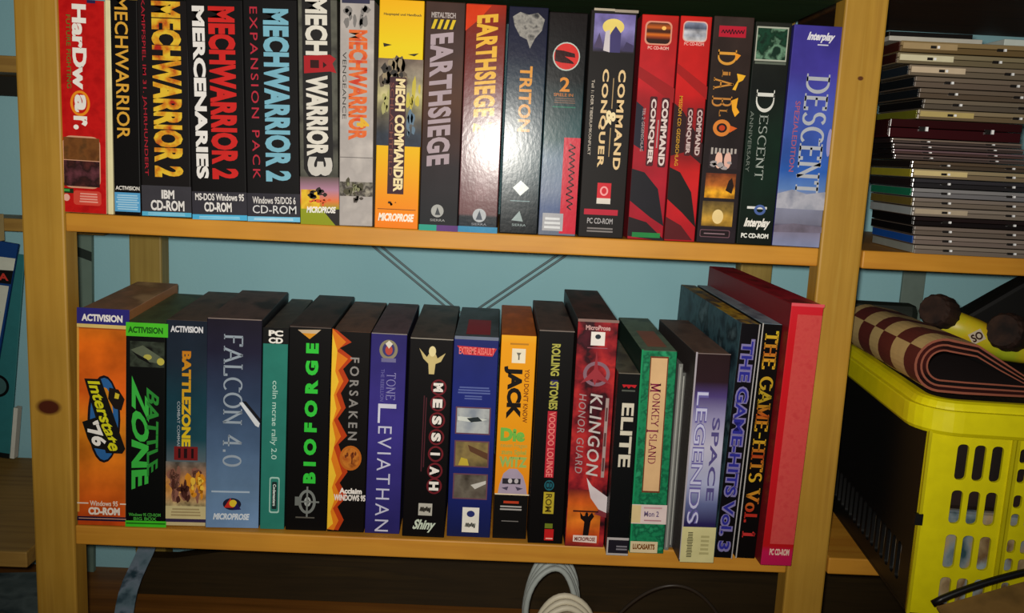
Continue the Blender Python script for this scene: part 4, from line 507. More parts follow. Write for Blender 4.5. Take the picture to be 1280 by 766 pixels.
{'label': 'tall dark red marbled game box with white blade on front', 'name': 'game_box', 'cat': 'box', 'x': 153.6, 'y': -1.8, 'z': -365.0, 'w': 46.0, 'd': 235, 'h': 271.6, 'yaw': 0, 'lean': 0, 'body': ('noise', ['4c1420', '2c0c14', '8c1c24', 'b82c2c', '401018'], 26, (1, 1, 1)), 'side': '241210', 'top': ['241a18', '3a2420', '181210'], 'sidepic': None, 'toprect': None, 'gloss': 0.4, 'els': [('R', 'b', 0.0, 46.6, 269.6, 272.8, '886c64'), ('T', 'n', 9.3, 37.3, 260.3, 265.9, 'c89c98', 'MicroProse', 'h', 'b', 0.04, 0.0), ('R', 'k', 15.8, 31.7, 242.7, 258.5, 'ece4dc'), ('E', 'k', 20.5, 27.0, 250.1, 255.7, '283038'), ('B', 'n', 12.1, 35.4, 239.0, 240.9, '90505c', 1, 'h', 1), ('O', 'e', 9.3, 40.0, 195.0, 224.1, '846470', 0.14), ('P', 'e', [(23.3, 237.1), (26.1, 214.7), (41.9, 197.8), (26.1, 203.4), (23.3, 195.9), (20.5, 203.4), (6.5, 197.8), (21.4, 214.7)], '983038'), ('T', 't', 19.6, 33.5, 87.5, 186.4, 'c4bcb8', '~1.15~KLINGON', 'd', 'b', 0.01, 0.15), ('T', 's', 6.5, 14.9, 90.4, 185.5, 'a08c8c', '~1.15~HONOR GUARD', 'd', 'b', 0.0, 0.15), ('R', 'n', 37.3, 41.0, 86.5, 181.7, 'a4908c'), ('B', 'n', 37.7, 40.5, 88.5, 178.9, '5c3c3c', 3, 'h', 1), ('R', 'p', 0.9, 40.0, 1.5, 70.9, ('grad', [(70.9, '6c1c1c'), (53.2, 'c85818'), (33.4, 'e07820'), (13.5, 'c04418'), (1.5, '801c20')], 0.4, 40)), ('P', 'p', [(21.0, 85.5), (27.9, 75.8), (46.6, 63.0), (46.6, 43.3), (37.3, 47.3), (27.0, 61.0)], ('noise', ['e0d8d8', 'c8b8bc'], 20, (1, 1, 1))), ('P', 'p', [(37.3, 47.3), (46.6, 43.3), (46.6, 37.4), (32.6, 41.3)], '7c3038'), ('P', 'p', [(20.5, 12.5), (21.4, 31.4), (16.8, 35.4), (15.8, 43.3), (19.6, 38.3), (23.3, 39.3), (26.1, 38.3), (29.8, 43.3), (32.6, 38.3), (28.9, 32.4), (27.0, 12.5)], '140808'), ('E', 'p', 21.9, 25.6, 36.4, 43.3, '140808'), ('R', 'p', 7.5, 37.3, 43.3, 45.3, '3c1410'), ('P', 'l', [(9.3, 14.5), (37.3, 14.5), (37.3, 5.5), (9.3, 6.5)], 'e4cfc4'), ('T', 'l', 11.2, 35.4, 7.5, 12.5, '7c3830', 'MICROPROSE', 'h', 'b', 0.04, 0.0)], 'shelf': 'lower'},
{'label': 'short slim black game box with cream sans lettering and framed label', 'name': 'game_box', 'cat': 'box', 'x': 200.6, 'y': -21.3, 'z': -365.0, 'w': 24.6, 'd': 190, 'h': 216.4, 'yaw': 0, 'lean': 0, 'body': '060708', 'side': '1a1614', 'top': ['2c2824', '444034', '1c1a18'], 'sidepic': None, 'toprect': None, 'gloss': 0.4, 'els': [('R', 'b', 0.5, 24.7, 215.9, 216.9, '6c6458'), ('P', 'l', [(5.0, 203.5), (21.6, 203.5), (19.6, 199.8), (15.1, 201.7), (12.6, 198.9), (10.1, 201.7), (7.0, 199.8)], 'b81c24'), ('R', 'l', 5.0, 20.1, 195.6, 197.5, '50544c'), ('T', 't', 6.5, 20.1, 106.7, 182.1, 'd0c8b4', 'ELITE', 'd', 'b', 0.03, 0.0), ('R', 'k', 0.0, 25.2, -0.0, 21.6, 'b0aaa8'), ('R', 'k', 1.8, 25.2, 2.5, 18.7, '1c1822'), ('B', 'k', 10.1, 24.7, 5.9, 12.8, '7c7880', 2, 'h', 1)], 'shelf': 'lower'},
{'label': 'green marbled game box with cream title panel and white sticker', 'name': 'game_box', 'cat': 'box', 'x': 228.5, 'y': -13.6, 'z': -365.0, 'w': 40.1, 'd': 210, 'h': 242.0, 'yaw': 0, 'lean': -0.0095, 'body': ('noise', ['147048', '1c8456', '0e5a3c', '2a9464'], 90, (1, 1, 1)), 'side': '20382c', 'top': ['303c30', '445040', '202a24'], 'sidepic': None, 'toprect': 'a86850', 'gloss': 0.4, 'els': [('R', 'b', 0.0, 2.0, 2.0, 242.9, '188c58'), ('R', 't', 10.2, 30.9, 74.6, 235.6, '6c3420'), ('R', 't', 11.4, 29.7, 76.6, 233.7, 'd8b080'), ('T', 't', 12.2, 24.4, 193.7, 204.9, '7c1840', 'M', 'd', 'serif', 0.03, 0.0), ('T', 't', 15.5, 24.4, 153.3, 192.8, '7c1840', 'ONKEY', 'd', 'serif', 0.0, 0.0), ('T', 't', 11.4, 24.4, 146.6, 150.4, '7c1840', 'I', 'd', 'serif', 0.03, 0.0), ('T', 't', 14.6, 23.6, 109.4, 144.7, '7c1840', 'SLAND', 'd', 'serif', 0.0, 0.0), ('R', 'k', 0.0, 40.7, 36.5, 60.0, 'dcc8c4'), ('R', 'k', 0.0, 10.6, 37.5, 59.1, 'd8c08c'), ('R', 'k', 13.8, 35.0, 55.2, 57.1, 'c89ca0'), ('T', 'k', 14.6, 31.7, 45.4, 52.2, '6c5c80', 'Mon 2', 'h', 'b', 0.02, 0.0), ('B', 'k', 14.6, 35.0, 39.5, 42.4, 'b07c84', 1, 'h', 1), ('R', 'l', 0.8, 32.6, 1.0, 14.9, 'd8c49c'), ('T', 'l', 3.7, 29.3, 5.0, 11.9, '7c4c20', 'LUCASARTS', 'h', 'b', 0.06, 0.0)], 'shelf': 'lower'},
{'label': 'blue white game box with dark top and cream barcode sticker', 'name': 'game_box', 'cat': 'box', 'x': 283.4, 'y': -32.0, 'z': -365.0, 'w': 39.2, 'd': 210, 'h': 245.2, 'yaw': 1.5, 'lean': 0, 'body': ('grad', [(246.7, '241416'), (213.1, '2a181e'), (196.5, '4c3c74'), (174.4, '8c86ac'), (137.1, 'c0bcd0'), (94.6, 'a8accc'), (70.7, '606894'), (46.7, '282050'), (-0.0, '201838')], 0.15, 14), 'side': '38302f', 'top': ['30241f', '44342c', '241b18'], 'sidepic': None, 'toprect': None, 'gloss': 0.4, 'els': [('R', 'b', 0.8, 39.0, 244.8, 245.8, '7c6c68'), ('R', 'b', 0.0, 2.0, 2.9, 246.7, 'a8a0a8'), ('T', 't', 4.8, 18.3, 45.7, 202.0, '6860a0', 'LEGENDS', 'd', 'b', 0.05, 0.0), ('T', 't', 5.2, 17.9, 46.7, 201.1, 'c4c4e0', 'LEGENDS', 'd', 'b', -0.01, 0.0), ('T', 's', 24.7, 33.5, 74.5, 172.5, '544c84', 'SPACE', 'd', 'b', 0.02, 0.0), ('R', 'k', 0.8, 39.8, -0.0, 42.8, 'd0c890'), ('B', 'k', 7.2, 14.3, 5.9, 37.0, '4c4a30', 16, 'h', 5), ('B', 'k', 21.9, 33.9, 8.8, 34.1, 'b0a874', 5, 'h', 1)], 'shelf': 'lower'},
{'label': 'black compilation box with blue outlined lettering, left of twin pair', 'name': 'game_box', 'cat': 'box', 'x': 326.9, 'y': -17.1, 'z': -365.0, 'w': 21.1, 'd': 300, 'h': 278.6, 'yaw': 2, 'lean': 0.0277, 'body': '0a070c', 'side': '101820', 'top': ['b89430', '3c4854', 'c8a838', '5a3c28'], 'sidepic': ['18242e', '2c4450', '40606a', '1c2c34', '587078'], 'toprect': None, 'gloss': 0.4, 'els': [('T', 't', 2.6, 18.3, 7.4, 261.0, '8078a8', 'THE GAME-HITS Vol. 3', 'd', 'b', 0.1, 0.0), ('T', 't', 4.3, 16.5, 10.4, 258.3, '2c2c90', 'THE GAME-HITS Vol. 3', 'd', 'b', 0.02, 0.0), ('R', 'b', 20.4, 21.7, -0.5, 278.4, 'a8a4a4')], 'shelf': 'lower'},
{'label': 'black compilation box with yellow and red serif lettering, right of twin pair', 'name': 'game_box', 'cat': 'box', 'x': 352.6, 'y': -15.7, 'z': -365.0, 'w': 23.0, 'd': 300, 'h': 278.8, 'yaw': 2, 'lean': 0.022, 'body': '070404', 'side': '141414', 'top': ['4c5c68', '607078', '34404c'], 'sidepic': None, 'toprect': None, 'gloss': 0.4, 'els': [('R', 'b', 0.0, 1.4, -0.0, 279.3, 'b4b0ac'), ('T', 't', 4.3, 20.3, 25.8, 271.1, ('grad', [(271.1, 'd0b828'), (247.2, 'b85c20'), (233.3, 'd0a028'), (191.4, 'a89020'), (172.6, 'b04c18'), (148.9, 'd0b028'), (125.0, 'a83818'), (96.1, 'd0a828'), (57.2, 'b02c1c'), (25.8, 'c03030')], 0.0, 40), 'THE GAME-HITS Vol. 1', 'd', 'serif', 0.06, 0.0)], 'shelf': 'lower'},
{'label': 'tallest bright red game box overhanging the shelf beside right post', 'name': 'game_box', 'cat': 'box', 'x': 377.0, 'y': -31.9, 'z': -365.0, 'w': 36.6, 'd': 330, 'h': 305.2, 'yaw': 3, 'lean': 0.0209, 'body': ('grad', [(306.1, 'd02430'), (261.2, 'cc1822'), (103.5, 'c41620'), (23.5, 'b81418'), (16.7, 'c0184c'), (-1.0, 'b81850')], 0.0, 40), 'side': '7c1018', 'top': ['5c1018', '741420', '480c14'], 'sidepic': None, 'toprect': None, 'gloss': 0.4, 'els': [('R', 'b', 8.2, 36.1, 26.4, 293.6, ('noise', ['cc4444', 'd04c48', 'c84040'], 120, (1, 1, 1))), ('R', 'b', 0.0, 37.2, 302.6, 306.1, 'e05860'), ('T', 'n', 8.9, 32.0, 12.7, 20.6, 'e8c4b4', 'PC CD-ROM', 'h', 'b', 0.05, 0.0)], 'shelf': 'lower'}]

GROUPS = {'upper': 'game boxes on the upper shelf', 'lower': 'game boxes on the lower shelf'}
def make_box(B):
    w, d, h = B['w'] / 1000, B['d'] / 1000, B['h'] / 1000
    rough = B['gloss']
    front = surf(B['body'], rough if B['gloss'] < .3 else .5, .13 if B['gloss'] < .3 else .12)
    side = surf(B['side'] or '141210', 0.5)
    t = B['top']
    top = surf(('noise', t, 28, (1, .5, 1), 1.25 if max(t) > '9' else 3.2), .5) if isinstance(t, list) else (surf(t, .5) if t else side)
    left = surf(('noise', B['sidepic'], 22, (1, 1, 1)), .5) if B['sidepic'] else side
    mb = MB(); mb.box(0, w, 0, d, 0, h, side, front=front, top=top, left=left)
    o = mb.build(B['name'], None, bevel=.0009)
    x, y, z = B['x'] / 1000, B['y'] / 1000, B['z'] / 1000
    lean = math.atan(B['lean'])
    rot = Matrix.Rotation(math.radians(B['yaw']), 4, 'Z') @ Matrix.Rotation(lean, 4, 'Y')
    piv = Vector((w, 0, 0)) if lean > 0 else Vector((0, 0, 0))
    base = Vector((x, y, z + .0003)) + piv
    o.matrix_world = Matrix.Translation(base) @ rot @ Matrix.Translation(-piv)
    tag(o, B['label'], B['cat'], GROUPS[B['shelf']] if B['name'] == 'game_box' else None)
    spine_elements(o, B['els'], rough if B['gloss'] < .3 else .5, .13 if B['gloss'] < .3 else .14)
    if B['toprect']:
        m2 = MB(); m2.add([(w * .25, d * .1, h + .0003), (w * .8, d * .1, h + .0003), (w * .8, d * .55, h + .0003), (w * .25, d * .55, h + .0003)], [(0, 1, 2, 3)], surf(B['toprect']))
        m2.build('top_label', o)
    return o
for B in BOXES:
    make_box(B)

# two slim disc cases between the green marbled box and the blue white box
for x, y, h, d, c, lab in ((.2716, -.002, .226, .10, '7c7c78', 'thin grey disc case right of the green marbled box, taller of two'), (.2776, .006, .214, .094, '5c5c5a', 'thin dark grey disc case against the blue white box, shorter of two')):
    root = tag(empty('disc_case', (x, y, -.365), math.radians(1.1)), lab, 'case', 'slim disc cases on the lower shelf')
    mb = MB(); mb.box(0, .0052, 0, d, 0, h, surf(c, .3)); mb.build('case_shell', root, bevel=.0008)
    mb = MB(); mb.box(.0018, .0030, -.0006, .001, .004, h - .004, surf('a8a8a2', .4)); mb.build('paper_edge', root)
# dark inner sleeve behind the red box seen over the twin pair
# ------------------------------------------------------------------ disc cases on the right shelf
def clear(name, c, rough=.18, alpha=.75):
    m, nt, b = new_mat(name, rough, .6)
    nn_ = noise_node(nt, 55, 3.0)
    r_ = ramp_node(nt, [(.35, c), (.7, c)])
    nt.links.new(nn_.outputs['Fac'], r_.inputs['Fac']); nt.links.new(r_.outputs['Color'], b.inputs['Base Color'])
    return m
def jewel_case(x, z, h, shell, lidc, inlay, side, label, yaw, y=-.012, wide=.142):
    root = tag(empty('disc_case', (x, y, z), yaw), label, 'case', 'disc cases stacked on the right shelf')
    sm = clear('case plastic', shell); lm = clear('lid plastic', lidc)
    g = .0005
    mb = MB()
    mb.box(0, wide, 0, .125, g, h * .52, sm)
    mb.build('tray', root, bevel=.0006)
    mb = MB()
    mb.box(0, wide, -.0008, .125, h * .56, h - g, lm)
    ld_ = mb.build('lid', root, bevel=.0006)
    if inlay:
        mb = MB(); mb.box(.002, wide * .42, -.0016, .001, h * .30, h * .80, surf(inlay, .35)); mb.build('booklet_edge', ld_)
    if side:
        mb = MB(); mb.box(-.0008, .0005, .003, .122, h * .12, h * .9, surf(side, .35)); mb.build('spine_inlay', root)
    for fx in (.22, .72):
        mb = MB(); mb.box(wide * fx, wide * fx + .006, -.0022, 0, h * .38, h * .62, surf('1a1614', .4)); mb.box(wide * fx + .007, wide * fx + .0095, -.0024, 0, h * .40, h * .62, surf('f4f4f4', .2)); mb.build('hinge_tab_and_glint', ld_)  # the white block paints a sparkle next to each dark tab
    return root
ST = [  # corner x, height, shell, lid, booklet edge, side colour, label
 (521, 10.4, '766a60', '84786c', None, '8c9088', 'clear disc case with pale side, bottom of the stack'),
 (519, 10.4, '766860', '84766c', None, '184c9c', 'clear disc case with blue side, second from the bottom'),
 (518, 10.4, '6a5e54', '786a60', None, '0c0a0a', 'clear disc case with black side, third from the bottom'),
 (516, 10.4, '181212', '221818', None, '0c0a0a', 'black disc case under the pale grey sided one near the stack bottom'),
 (514, 10.4, '7c7064', '887c70', 'b0a088', '9aa0a0', 'disc case with pale grey side and cream booklet edge, just over the black one'),
 (513, 10.4, '74685c', '80746a', None, '6c5c28', 'disc case with brown olive side, directly under the green one'),
 (511, 10.4, '747274', '868484', None, '1c7050', 'disc case with green side in the lower half of the stack'),
 (510, 10.4, '282628', '343236', None, '201818', 'dark grey disc case resting on the green sided one'),
 (508, 10.4, '7c6c54', '988868', 'd0bc84', '9a9028', 'disc case with yellow side in the lower half of the stack'),
 (507, 8.6, '4c4034', '5c4c3c', None, '1c1614', 'brown tinted disc case directly beneath the four slim ones'),
 (487, 5.8, '4c403c', '645450', None, '141010', 'lowest of the four slim disc cases in mid stack'),
 (485, 5.8, '503c38', '70585c', None, '141010', 'second lowest of the four slim disc cases in mid stack'),
 (484, 5.8, '443834', '6c5c58', None, '141010', 'second highest of the four slim disc cases in mid stack'),
 (482, 5.8, '4c403c', '7c6c60', None, '201818', 'topmost of the four slim disc cases, under the thick maroon case'),
 (478, 20.5, '340c10', '2c0a0c', None, '280a0c', 'thick double maroon disc case in mid stack'),
 (507, 11.2, '6c5c44', '8c7c60', 'b8a468', '6c6c1c', 'disc case with olive yellow side lying on the thick maroon case'),
 (512, 11.2, '5c5246', '746858', None, '100e0e', 'disc case set back to the right, second above the thick maroon one'),
 (506, 11.2, '5c4e40', '6c5e50', None, '14181c', 'brown grey disc case, third above the thick maroon one'),
 (500, 12.0, '685a4e', '746658', None, '101418', 'disc case with shaded side, fourth above the thick maroon one'),
 (492, 12.0, '6c6050', '807260', 'c8b498', '1c242c', 'disc case with short pinkish booklet edge, third from the top'),
 (478, 12.0, '70644c', '84785c', 'd4ccaa', '2c100c', 'disc case with long cream booklet edge, second from the top'),
 (480, 12.4, '6c5838', '8c7650', 'a89068', '3c1810', 'topmost full disc case of the stack with glinting edge'),
]
z = .0
for k, (x, h, s, l, inl, sd, lab) in enumerate(ST):
    jewel_case(x / 1000, z, h / 1000, s, l, inl, sd, lab, math.radians(random.uniform(-1.0, .6) - .8))
    z += h / 1000
ztop = z
o = MB(); o.box(0, .10, 0, .12, 0, .0050, surf('b8b4a8', .4), top=surf('12100f', .3)); o.box(.0, .09, .002, .12, .0052, .010, surf('14110f', .3))
bk = o.build('booklet', None, bevel=.0005); bk.location = (.4715, .0, ztop + .0006); bk.rotation_euler = (0, math.radians(0), math.radians(-2))
tag(bk, 'black and white disc booklet lying on the stack beside the post', 'booklet', 'loose booklets on top of the disc stack')
o = MB(); o.box(0, .12, 0, .12, 0, .0075, surf('c4ccc4', .4), top=surf('12100f', .3))
bk = o.build('booklet', None, bevel=.0005); bk.location = (.597, .0, ztop + .0006); bk.rotation_euler = (0, 0, math.radians(-1))
tag(bk, 'pale booklet lying at the right end on top of the disc stack', 'booklet', 'loose booklets on top of the disc stack')

# ------------------------------------------------------------------ yellow folding crate with cloth and toy
m_yel = surf('e8dc08', .42); m_yel2 = surf('c8bc06', .45); m_blk = surf('080808', .5)
crate = tag(empty('folding_crate', (.505, -.126, -.3667), math.radians(-4.5)), 'yellow slotted plastic crate with black end panel on the right shelf', 'crate')
CW, CD, CH = .36, .40, .199
def holed_panel(name, w, h, holes, t, mat, place):
    cu = bpy.data.curves.new(name, 'CURVE'); cu.dimensions = '2D'; cu.fill_mode = 'BOTH'; cu.extrude = t / 2
    def poly(pts):
        sp = cu.splines.new('POLY'); sp.points.add(len(pts) - 1)
        for p_, q_ in zip(sp.points, pts): p_.co = (q_[0], q_[1], 0, 1)
        sp.use_cyclic_u = True
    poly([(0, 0), (w, 0), (w, h), (0, h)])
    for x0, x1, y0, y1 in holes:
        r = min(x1 - x0, y1 - y0) * .4; pts = []
        for cx, cy, a0 in ((x1 - r, y0 + r, -90), (x1 - r, y1 - r, 0), (x0 + r, y1 - r, 90), (x0 + r, y0 + r, 180)):
            pts += arc(cx, cy, r, r, a0, a0 + 90, 4)
        poly(pts)
    ob = bpy.data.objects.new(name, cu)
    me = bpy.data.meshes.new_from_object(ob)
    bpy.data.objects.remove(ob); bpy.data.curves.remove(cu)
    me.name = name; me.materials.clear(); me.materials.append(mat)
    o = bpy.data.objects.new(name, me); COL.objects.link(o); o.parent = crate
    o.matrix_local = place
    return o
XZ = Matrix(((1, 0, 0, 0), (0, 0, 1, 0), (0, 1, 0, 0), (0, 0, 0, 1)))      # panel x -> x, y -> z
YZ = Matrix(((0, 0, 1, 0), (1, 0, 0, 0), (0, 1, 0, 0), (0, 0, 0, 1)))      # panel x -> y, y -> z
holes = []
rows = [(.008, .042), (.052, .089), (.101, .137), (.148, .186)]
def big(x):
    for a, b in rows:
        for k in range(3): holes.append((x + k * .0172, x + k * .0172 + .0115, a, b))
def small(x):
    for a, b in rows:
        m_ = (a + b) / 2
        for k in range(5):
            holes.append((x + k * .0135, x + k * .0135 + .0085, a + .001, m_ - .003)); holes.append((x + k * .0135, x + k * .0135 + .0085, m_ + .003, b - .001))
big(.031); small(.093); small(.186); big(.272)
fp_ = holed_panel('front_panel', CW, CH, holes, .0035, m_yel, Matrix.Translation((0, 0, 0)) @ XZ)
holed_panel('back_panel', CW, CH, holes, .0035, m_yel, Matrix.Translation((0, CD, 0)) @ XZ)
sh = [(.03 + k * .017, .041 + k * .017, a, b) for k in range(18) for a, b in ((.02, .062),)]
holed_panel('side_panel', CD, CH, sh, .0035, m_blk, Matrix.Translation((.002, 0, 0)) @ YZ)['label'] = 'black slotted end panel'
holed_panel('side_panel', CD, CH, sh, .0035, m_blk, Matrix.Translation((CW - .002, 0, 0)) @ YZ)['label'] = 'black slotted end panel'
mb = MB(); mb.box(0, CW, 0, CD, 0, .003, m_blk); mb.build('bottom_panel', crate)
# ribs on the front
mb = MB()
for x in (.0015, .085, .089, .176, .18, .262, .357): mb.box(x - .0015, x + .0015, -.0050, -.0015, 0, CH, m_yel2)
fr_ = mb.build('front_rib', fp_); fr_.matrix_parent_inverse = (XZ).inverted()
mb = MB(); mb.box(-.004, .004, -.006, -.001, .098, .110, m_blk); lt_ = mb.build('latch', fp_); lt_.matrix_parent_inverse = (XZ).inverted(); lt_['label'] = 'small black latch'
# rim: rounded rectangular band with a flange
def ring_pts(x0, x1, y0, y1, r, z):
    pts = []
    for cx, cy, a0 in ((x1 - r, y0 + r, -90), (x1 - r, y1 - r, 0), (x0 + r, y1 - r, 90), (x0 + r, y0 + r, 180)):
        pts += [(a, b, z) for a, b in arc(cx, cy, r, r, a0, a0 + 90, 7)]
    return pts
o_ = .016
prof = [(-.002, CH - .004), (o_ - .003, CH - .002), (o_, CH + .002), (o_, CH + .022), (o_ - .001, CH + .0235), (o_ - .006, CH + .0235), (o_ - .007, CH + .026), (o_ - .009, CH + .030), (o_ - .013, CH + .032), (-.004, CH + .032), (-.006, CH + .028), (-.006, CH - .004)]
mb = MB(); rings = [ring_pts(-e, CW + e, -e, CD + e, .028 + e, z_) for e, z_ in prof]
nR = len(rings[0]); vs = [p for rg in rings for p in rg]; fs = []
for i in range(len(rings)):
    j = (i + 1) % len(rings)
    for k in range(nR): fs.append((i * nR + k, i * nR + (k + 1) % nR, j * nR + (k + 1) % nR, j * nR + k))
mb.add(vs, fs, m_yel); mb.build('rim', crate, smooth=False, recalc=True)
# contents inside the crate (seen through the slots)
def blob_box(name, x0, x1, y0, y1, z0, z1, mat, label, cat, loc_rot=crate):
    mb = MB(); mb.box(x0, x1, y0, y1, z0, z1, mat); o = mb.build(name, None, bevel=.006)
    o.matrix_world = Matrix.Translation(crate.location) @ Matrix.Rotation(math.radians(-4.5), 4, 'Z')
    return tag(o, label, cat)
blob_box('paper_packet', .012, .347, .012, .18, .0035, .108, surf(('noise', ['30505c', '8c98a0', 'b8a078', '7c6040', 'a8b8c0'], 24, (1, 1, .6)), .5), 'pale mottled packet low inside the yellow crate, seen through its slots', 'packet')
blob_box('dark_bag', .012, .347, .012, .355, .110, .219, surf(('noise', ['100806', '1c0e0a', '2c1814'], 20, (1, 1, 1)), .7), 'dark brown bundle filling the crate behind its upper slots', 'bag')

# folded checked cloth: nested loops of a folded strip, axis running back
CL = .235
def loop_profile(off):
    """cross-section of the fold seen from the front (x right, z up); off shrinks inward"""
    pts = []
    r = .0250 - off
    cx, cz = .0285, .0285
    # bottom tail from right to loop, around the left, to the upper tail sloping down right
    pts.append((.118, .0035 + off * .85))
    pts.append((.080, .0030 + off * .95))
    pts.append((.050, .0028 + off))
    pts += [(cx + r * 1.05 * math.cos(math.radians(a)), cz + r * math.sin(math.radians(a))) for a in range(265, 64, -12)]
    pts.append((.058, .0490 - off * .95)); pts.append((.080, .0365 - off * .85)); pts.append((.102, .0240 - off * .65)); pts.append((.120, .0165 - off * .5))
    return pts
m_ck = [surf('c8ac70', .8), surf('5c1c14', .8)]
m_edge = surf('8c4c38', .8); m_red = surf('5a1612', .85); m_dk = surf('240a0a', .85)
cl = tag(empty('checked_cloth', (.485, -.116, -.1345), math.radians(-3.5)), 'folded brown and cream checked cloth lying across the crate rim', 'cloth')
def cloth_layer(name, off, thick, outer, inner, checks=False):
    A = loop_profile(off); Bp = loop_profile(off + thick)
    N_ = 9; mb = MB(); n_ = len(A)
    # arc-length for the checks
    s_ = [0.0]
    for a, b in zip(A, A[1:]): s_.append(s_[-1] + math.hypot(b[0] - a[0], b[1] - a[1]))
    ys = [CL * k / 24 for k in range(25)]
    def P3(p, y): return (p[0] * 1.1, y + .006 * math.sin(p[0] * 40) * (y / CL), p[1] * 1.12 - .004 * (y / CL))
    for k in range(24):
        for i in range(n_ - 1):
            mt = outer
            if checks:
                mt = m_ck[(int((ys[k] + .010) / .036) + int(s_[i] / .036)) % 2]
            mb.add([P3(A[i], ys[k]), P3(A[i + 1], ys[k]), P3(A[i + 1], ys[k + 1]), P3(A[i], ys[k + 1])], [(0, 1, 2, 3)], mt)
            mb.add([P3(Bp[i], ys[k]), P3(Bp[i], ys[k + 1]), P3(Bp[i + 1], ys[k + 1]), P3(Bp[i + 1], ys[k])], [(0, 1, 2, 3)], inner)
    for y, flip in ((0, 0), (CL, 1)):
        for i in range(n_ - 1):
            mb.add([P3(A[i], y), P3(Bp[i], y), P3(Bp[i + 1], y), P3(A[i + 1], y)], [(0, 1, 2, 3)], m_edge)
    for i in (0, n_ - 1):
        mb.add([P3(A[i], 0), P3(Bp[i], 0), P3(Bp[i], CL), P3(A[i], CL)], [(0, 1, 2, 3)], m_edge)
    return mb.build(name, cl, smooth=False)
cloth_layer('outer_fold', 0.0, .0022, m_red, m_red, True)['label'] = 'checked outer layer of the fold'
cloth_layer('inner_fold', .0052, .0018, m_red, m_dk)
cloth_layer('inner_fold', .0102, .0016, m_red, m_dk)

# yellow toy with two dark wheels
toy = tag(empty('toy_vehicle', (.606, .09, -.139), 0), 'yellow toy with two dark round wheels in the crate behind the cloth', 'toy')
m_toy = surf(('noise', ['d89018', 'd8c020', 'b8c428'], 18, (1, 1, 1)), .4)
def loft(mb, secs, mat, seg=16):
    vs = []; fs = []
    for (c, ry, rz) in secs:
        for k in range(seg):
            a = 2 * math.pi * k / seg
            sx = math.copysign(abs(math.cos(a)) ** .75, math.cos(a)); sz = math.copysign(abs(math.sin(a)) ** .75, math.sin(a))
            vs.append((c[0], c[1] + ry * sx, c[2] + rz * sz))
    for i in range(len(secs) - 1):
        for k in range(seg):
            fs.append((i * seg + k, i * seg + (k + 1) % seg, (i + 1) * seg + (k + 1) % seg, (i + 1) * seg + k))
    fs.append(tuple(range(seg))); fs.append(tuple((len(secs) - 1) * seg + k for k in range(seg)))
    mb.add(vs, fs, mat)
mb = MB(); loft(mb, [((.004, .03, .040), .012, .008), ((.012, .028, .041), .022, .017), ((.035, .024, .038), .028, .021), ((.060, .020, .030), .030, .021), ((.085, .016, .020), .030, .019), ((.110, .012, .016), .028, .017), ((.150, .008, .016), .026, .017), ((.170, .006, .014), .014, .009)], m_toy)
mb.build('body', toy, smooth=True, recalc=True)
def wheel(c, r, wd, ax, mat):
    root_mb = MB(); ax = Vector(ax).normalized()
    u = ax.cross(Vector((0, 0, 1))).normalized(); v = ax.cross(u)
    prof_ = [(-wd / 2, r * .45), (-wd / 2, r * .8), (-wd * .38, r * .95), (-wd * .2, r), (wd * .2, r), (wd * .38, r * .95), (wd / 2, r * .8), (wd / 2, r * .45), (wd * .35, r * .4)]
    sg = 28; vs = []; fs = []
    for i, (h_, q) in enumerate(prof_):
        for k in range(sg):
            a = 2 * math.pi * k / sg
            q2 = q * (1.0 if (k % 2 or q < r * .9) else .94)
            vs.append(Vector(c) + ax * h_ + (u * math.cos(a) + v * math.sin(a)) * q2)
    for i in range(len(prof_) - 1):
        for k in range(sg): fs.append((i * sg + k, i * sg + (k + 1) % sg, (i + 1) * sg + (k + 1) % sg, (i + 1) * sg + k))
    fs.append(tuple(range(sg))); fs.append(tuple((len(prof_) - 1) * sg + k for k in range(sg)))
    root_mb.add(vs, fs, mat)
    return root_mb.build('wheel', toy, recalc=True)
m_tyre = surf(('noise', ['160c08', '2c1a12', '3c261a'], 60, (1, 1, 1)), .7)
wheel((.002, .0, .060), .0215, .034, (.8, .55, -.22), m_tyre)
wheel((.085, -.012, .040), .024, .036, (.8, .55, -.22), m_tyre)
mb = MB(); q = Matrix.Rotation(math.radians(-28), 4, 'Y')
mb.add([q @ Vector(p) for p in ((-.008, 0, -.007), (.010, 0, -.007), (.010, 0, .007), (-.008, 0, .007))], [(0, 1, 2, 3)], surf('d8c8b0'))
vs, fs = text_geo('SO', .04); vs = norm_geo(vs)
mb.add([q @ Vector((-.0065 + .015 * a, -.0006, -.005 + .010 * b_)) for a, b_ in vs], fs, surf('3c2018'))
lb = mb.build('decal', toy); lb.location = (.046, -.0105, .032); lb.rotation_euler = (math.radians(-18), 0, 0); lb['label'] = 'small pale decal with dark letters'

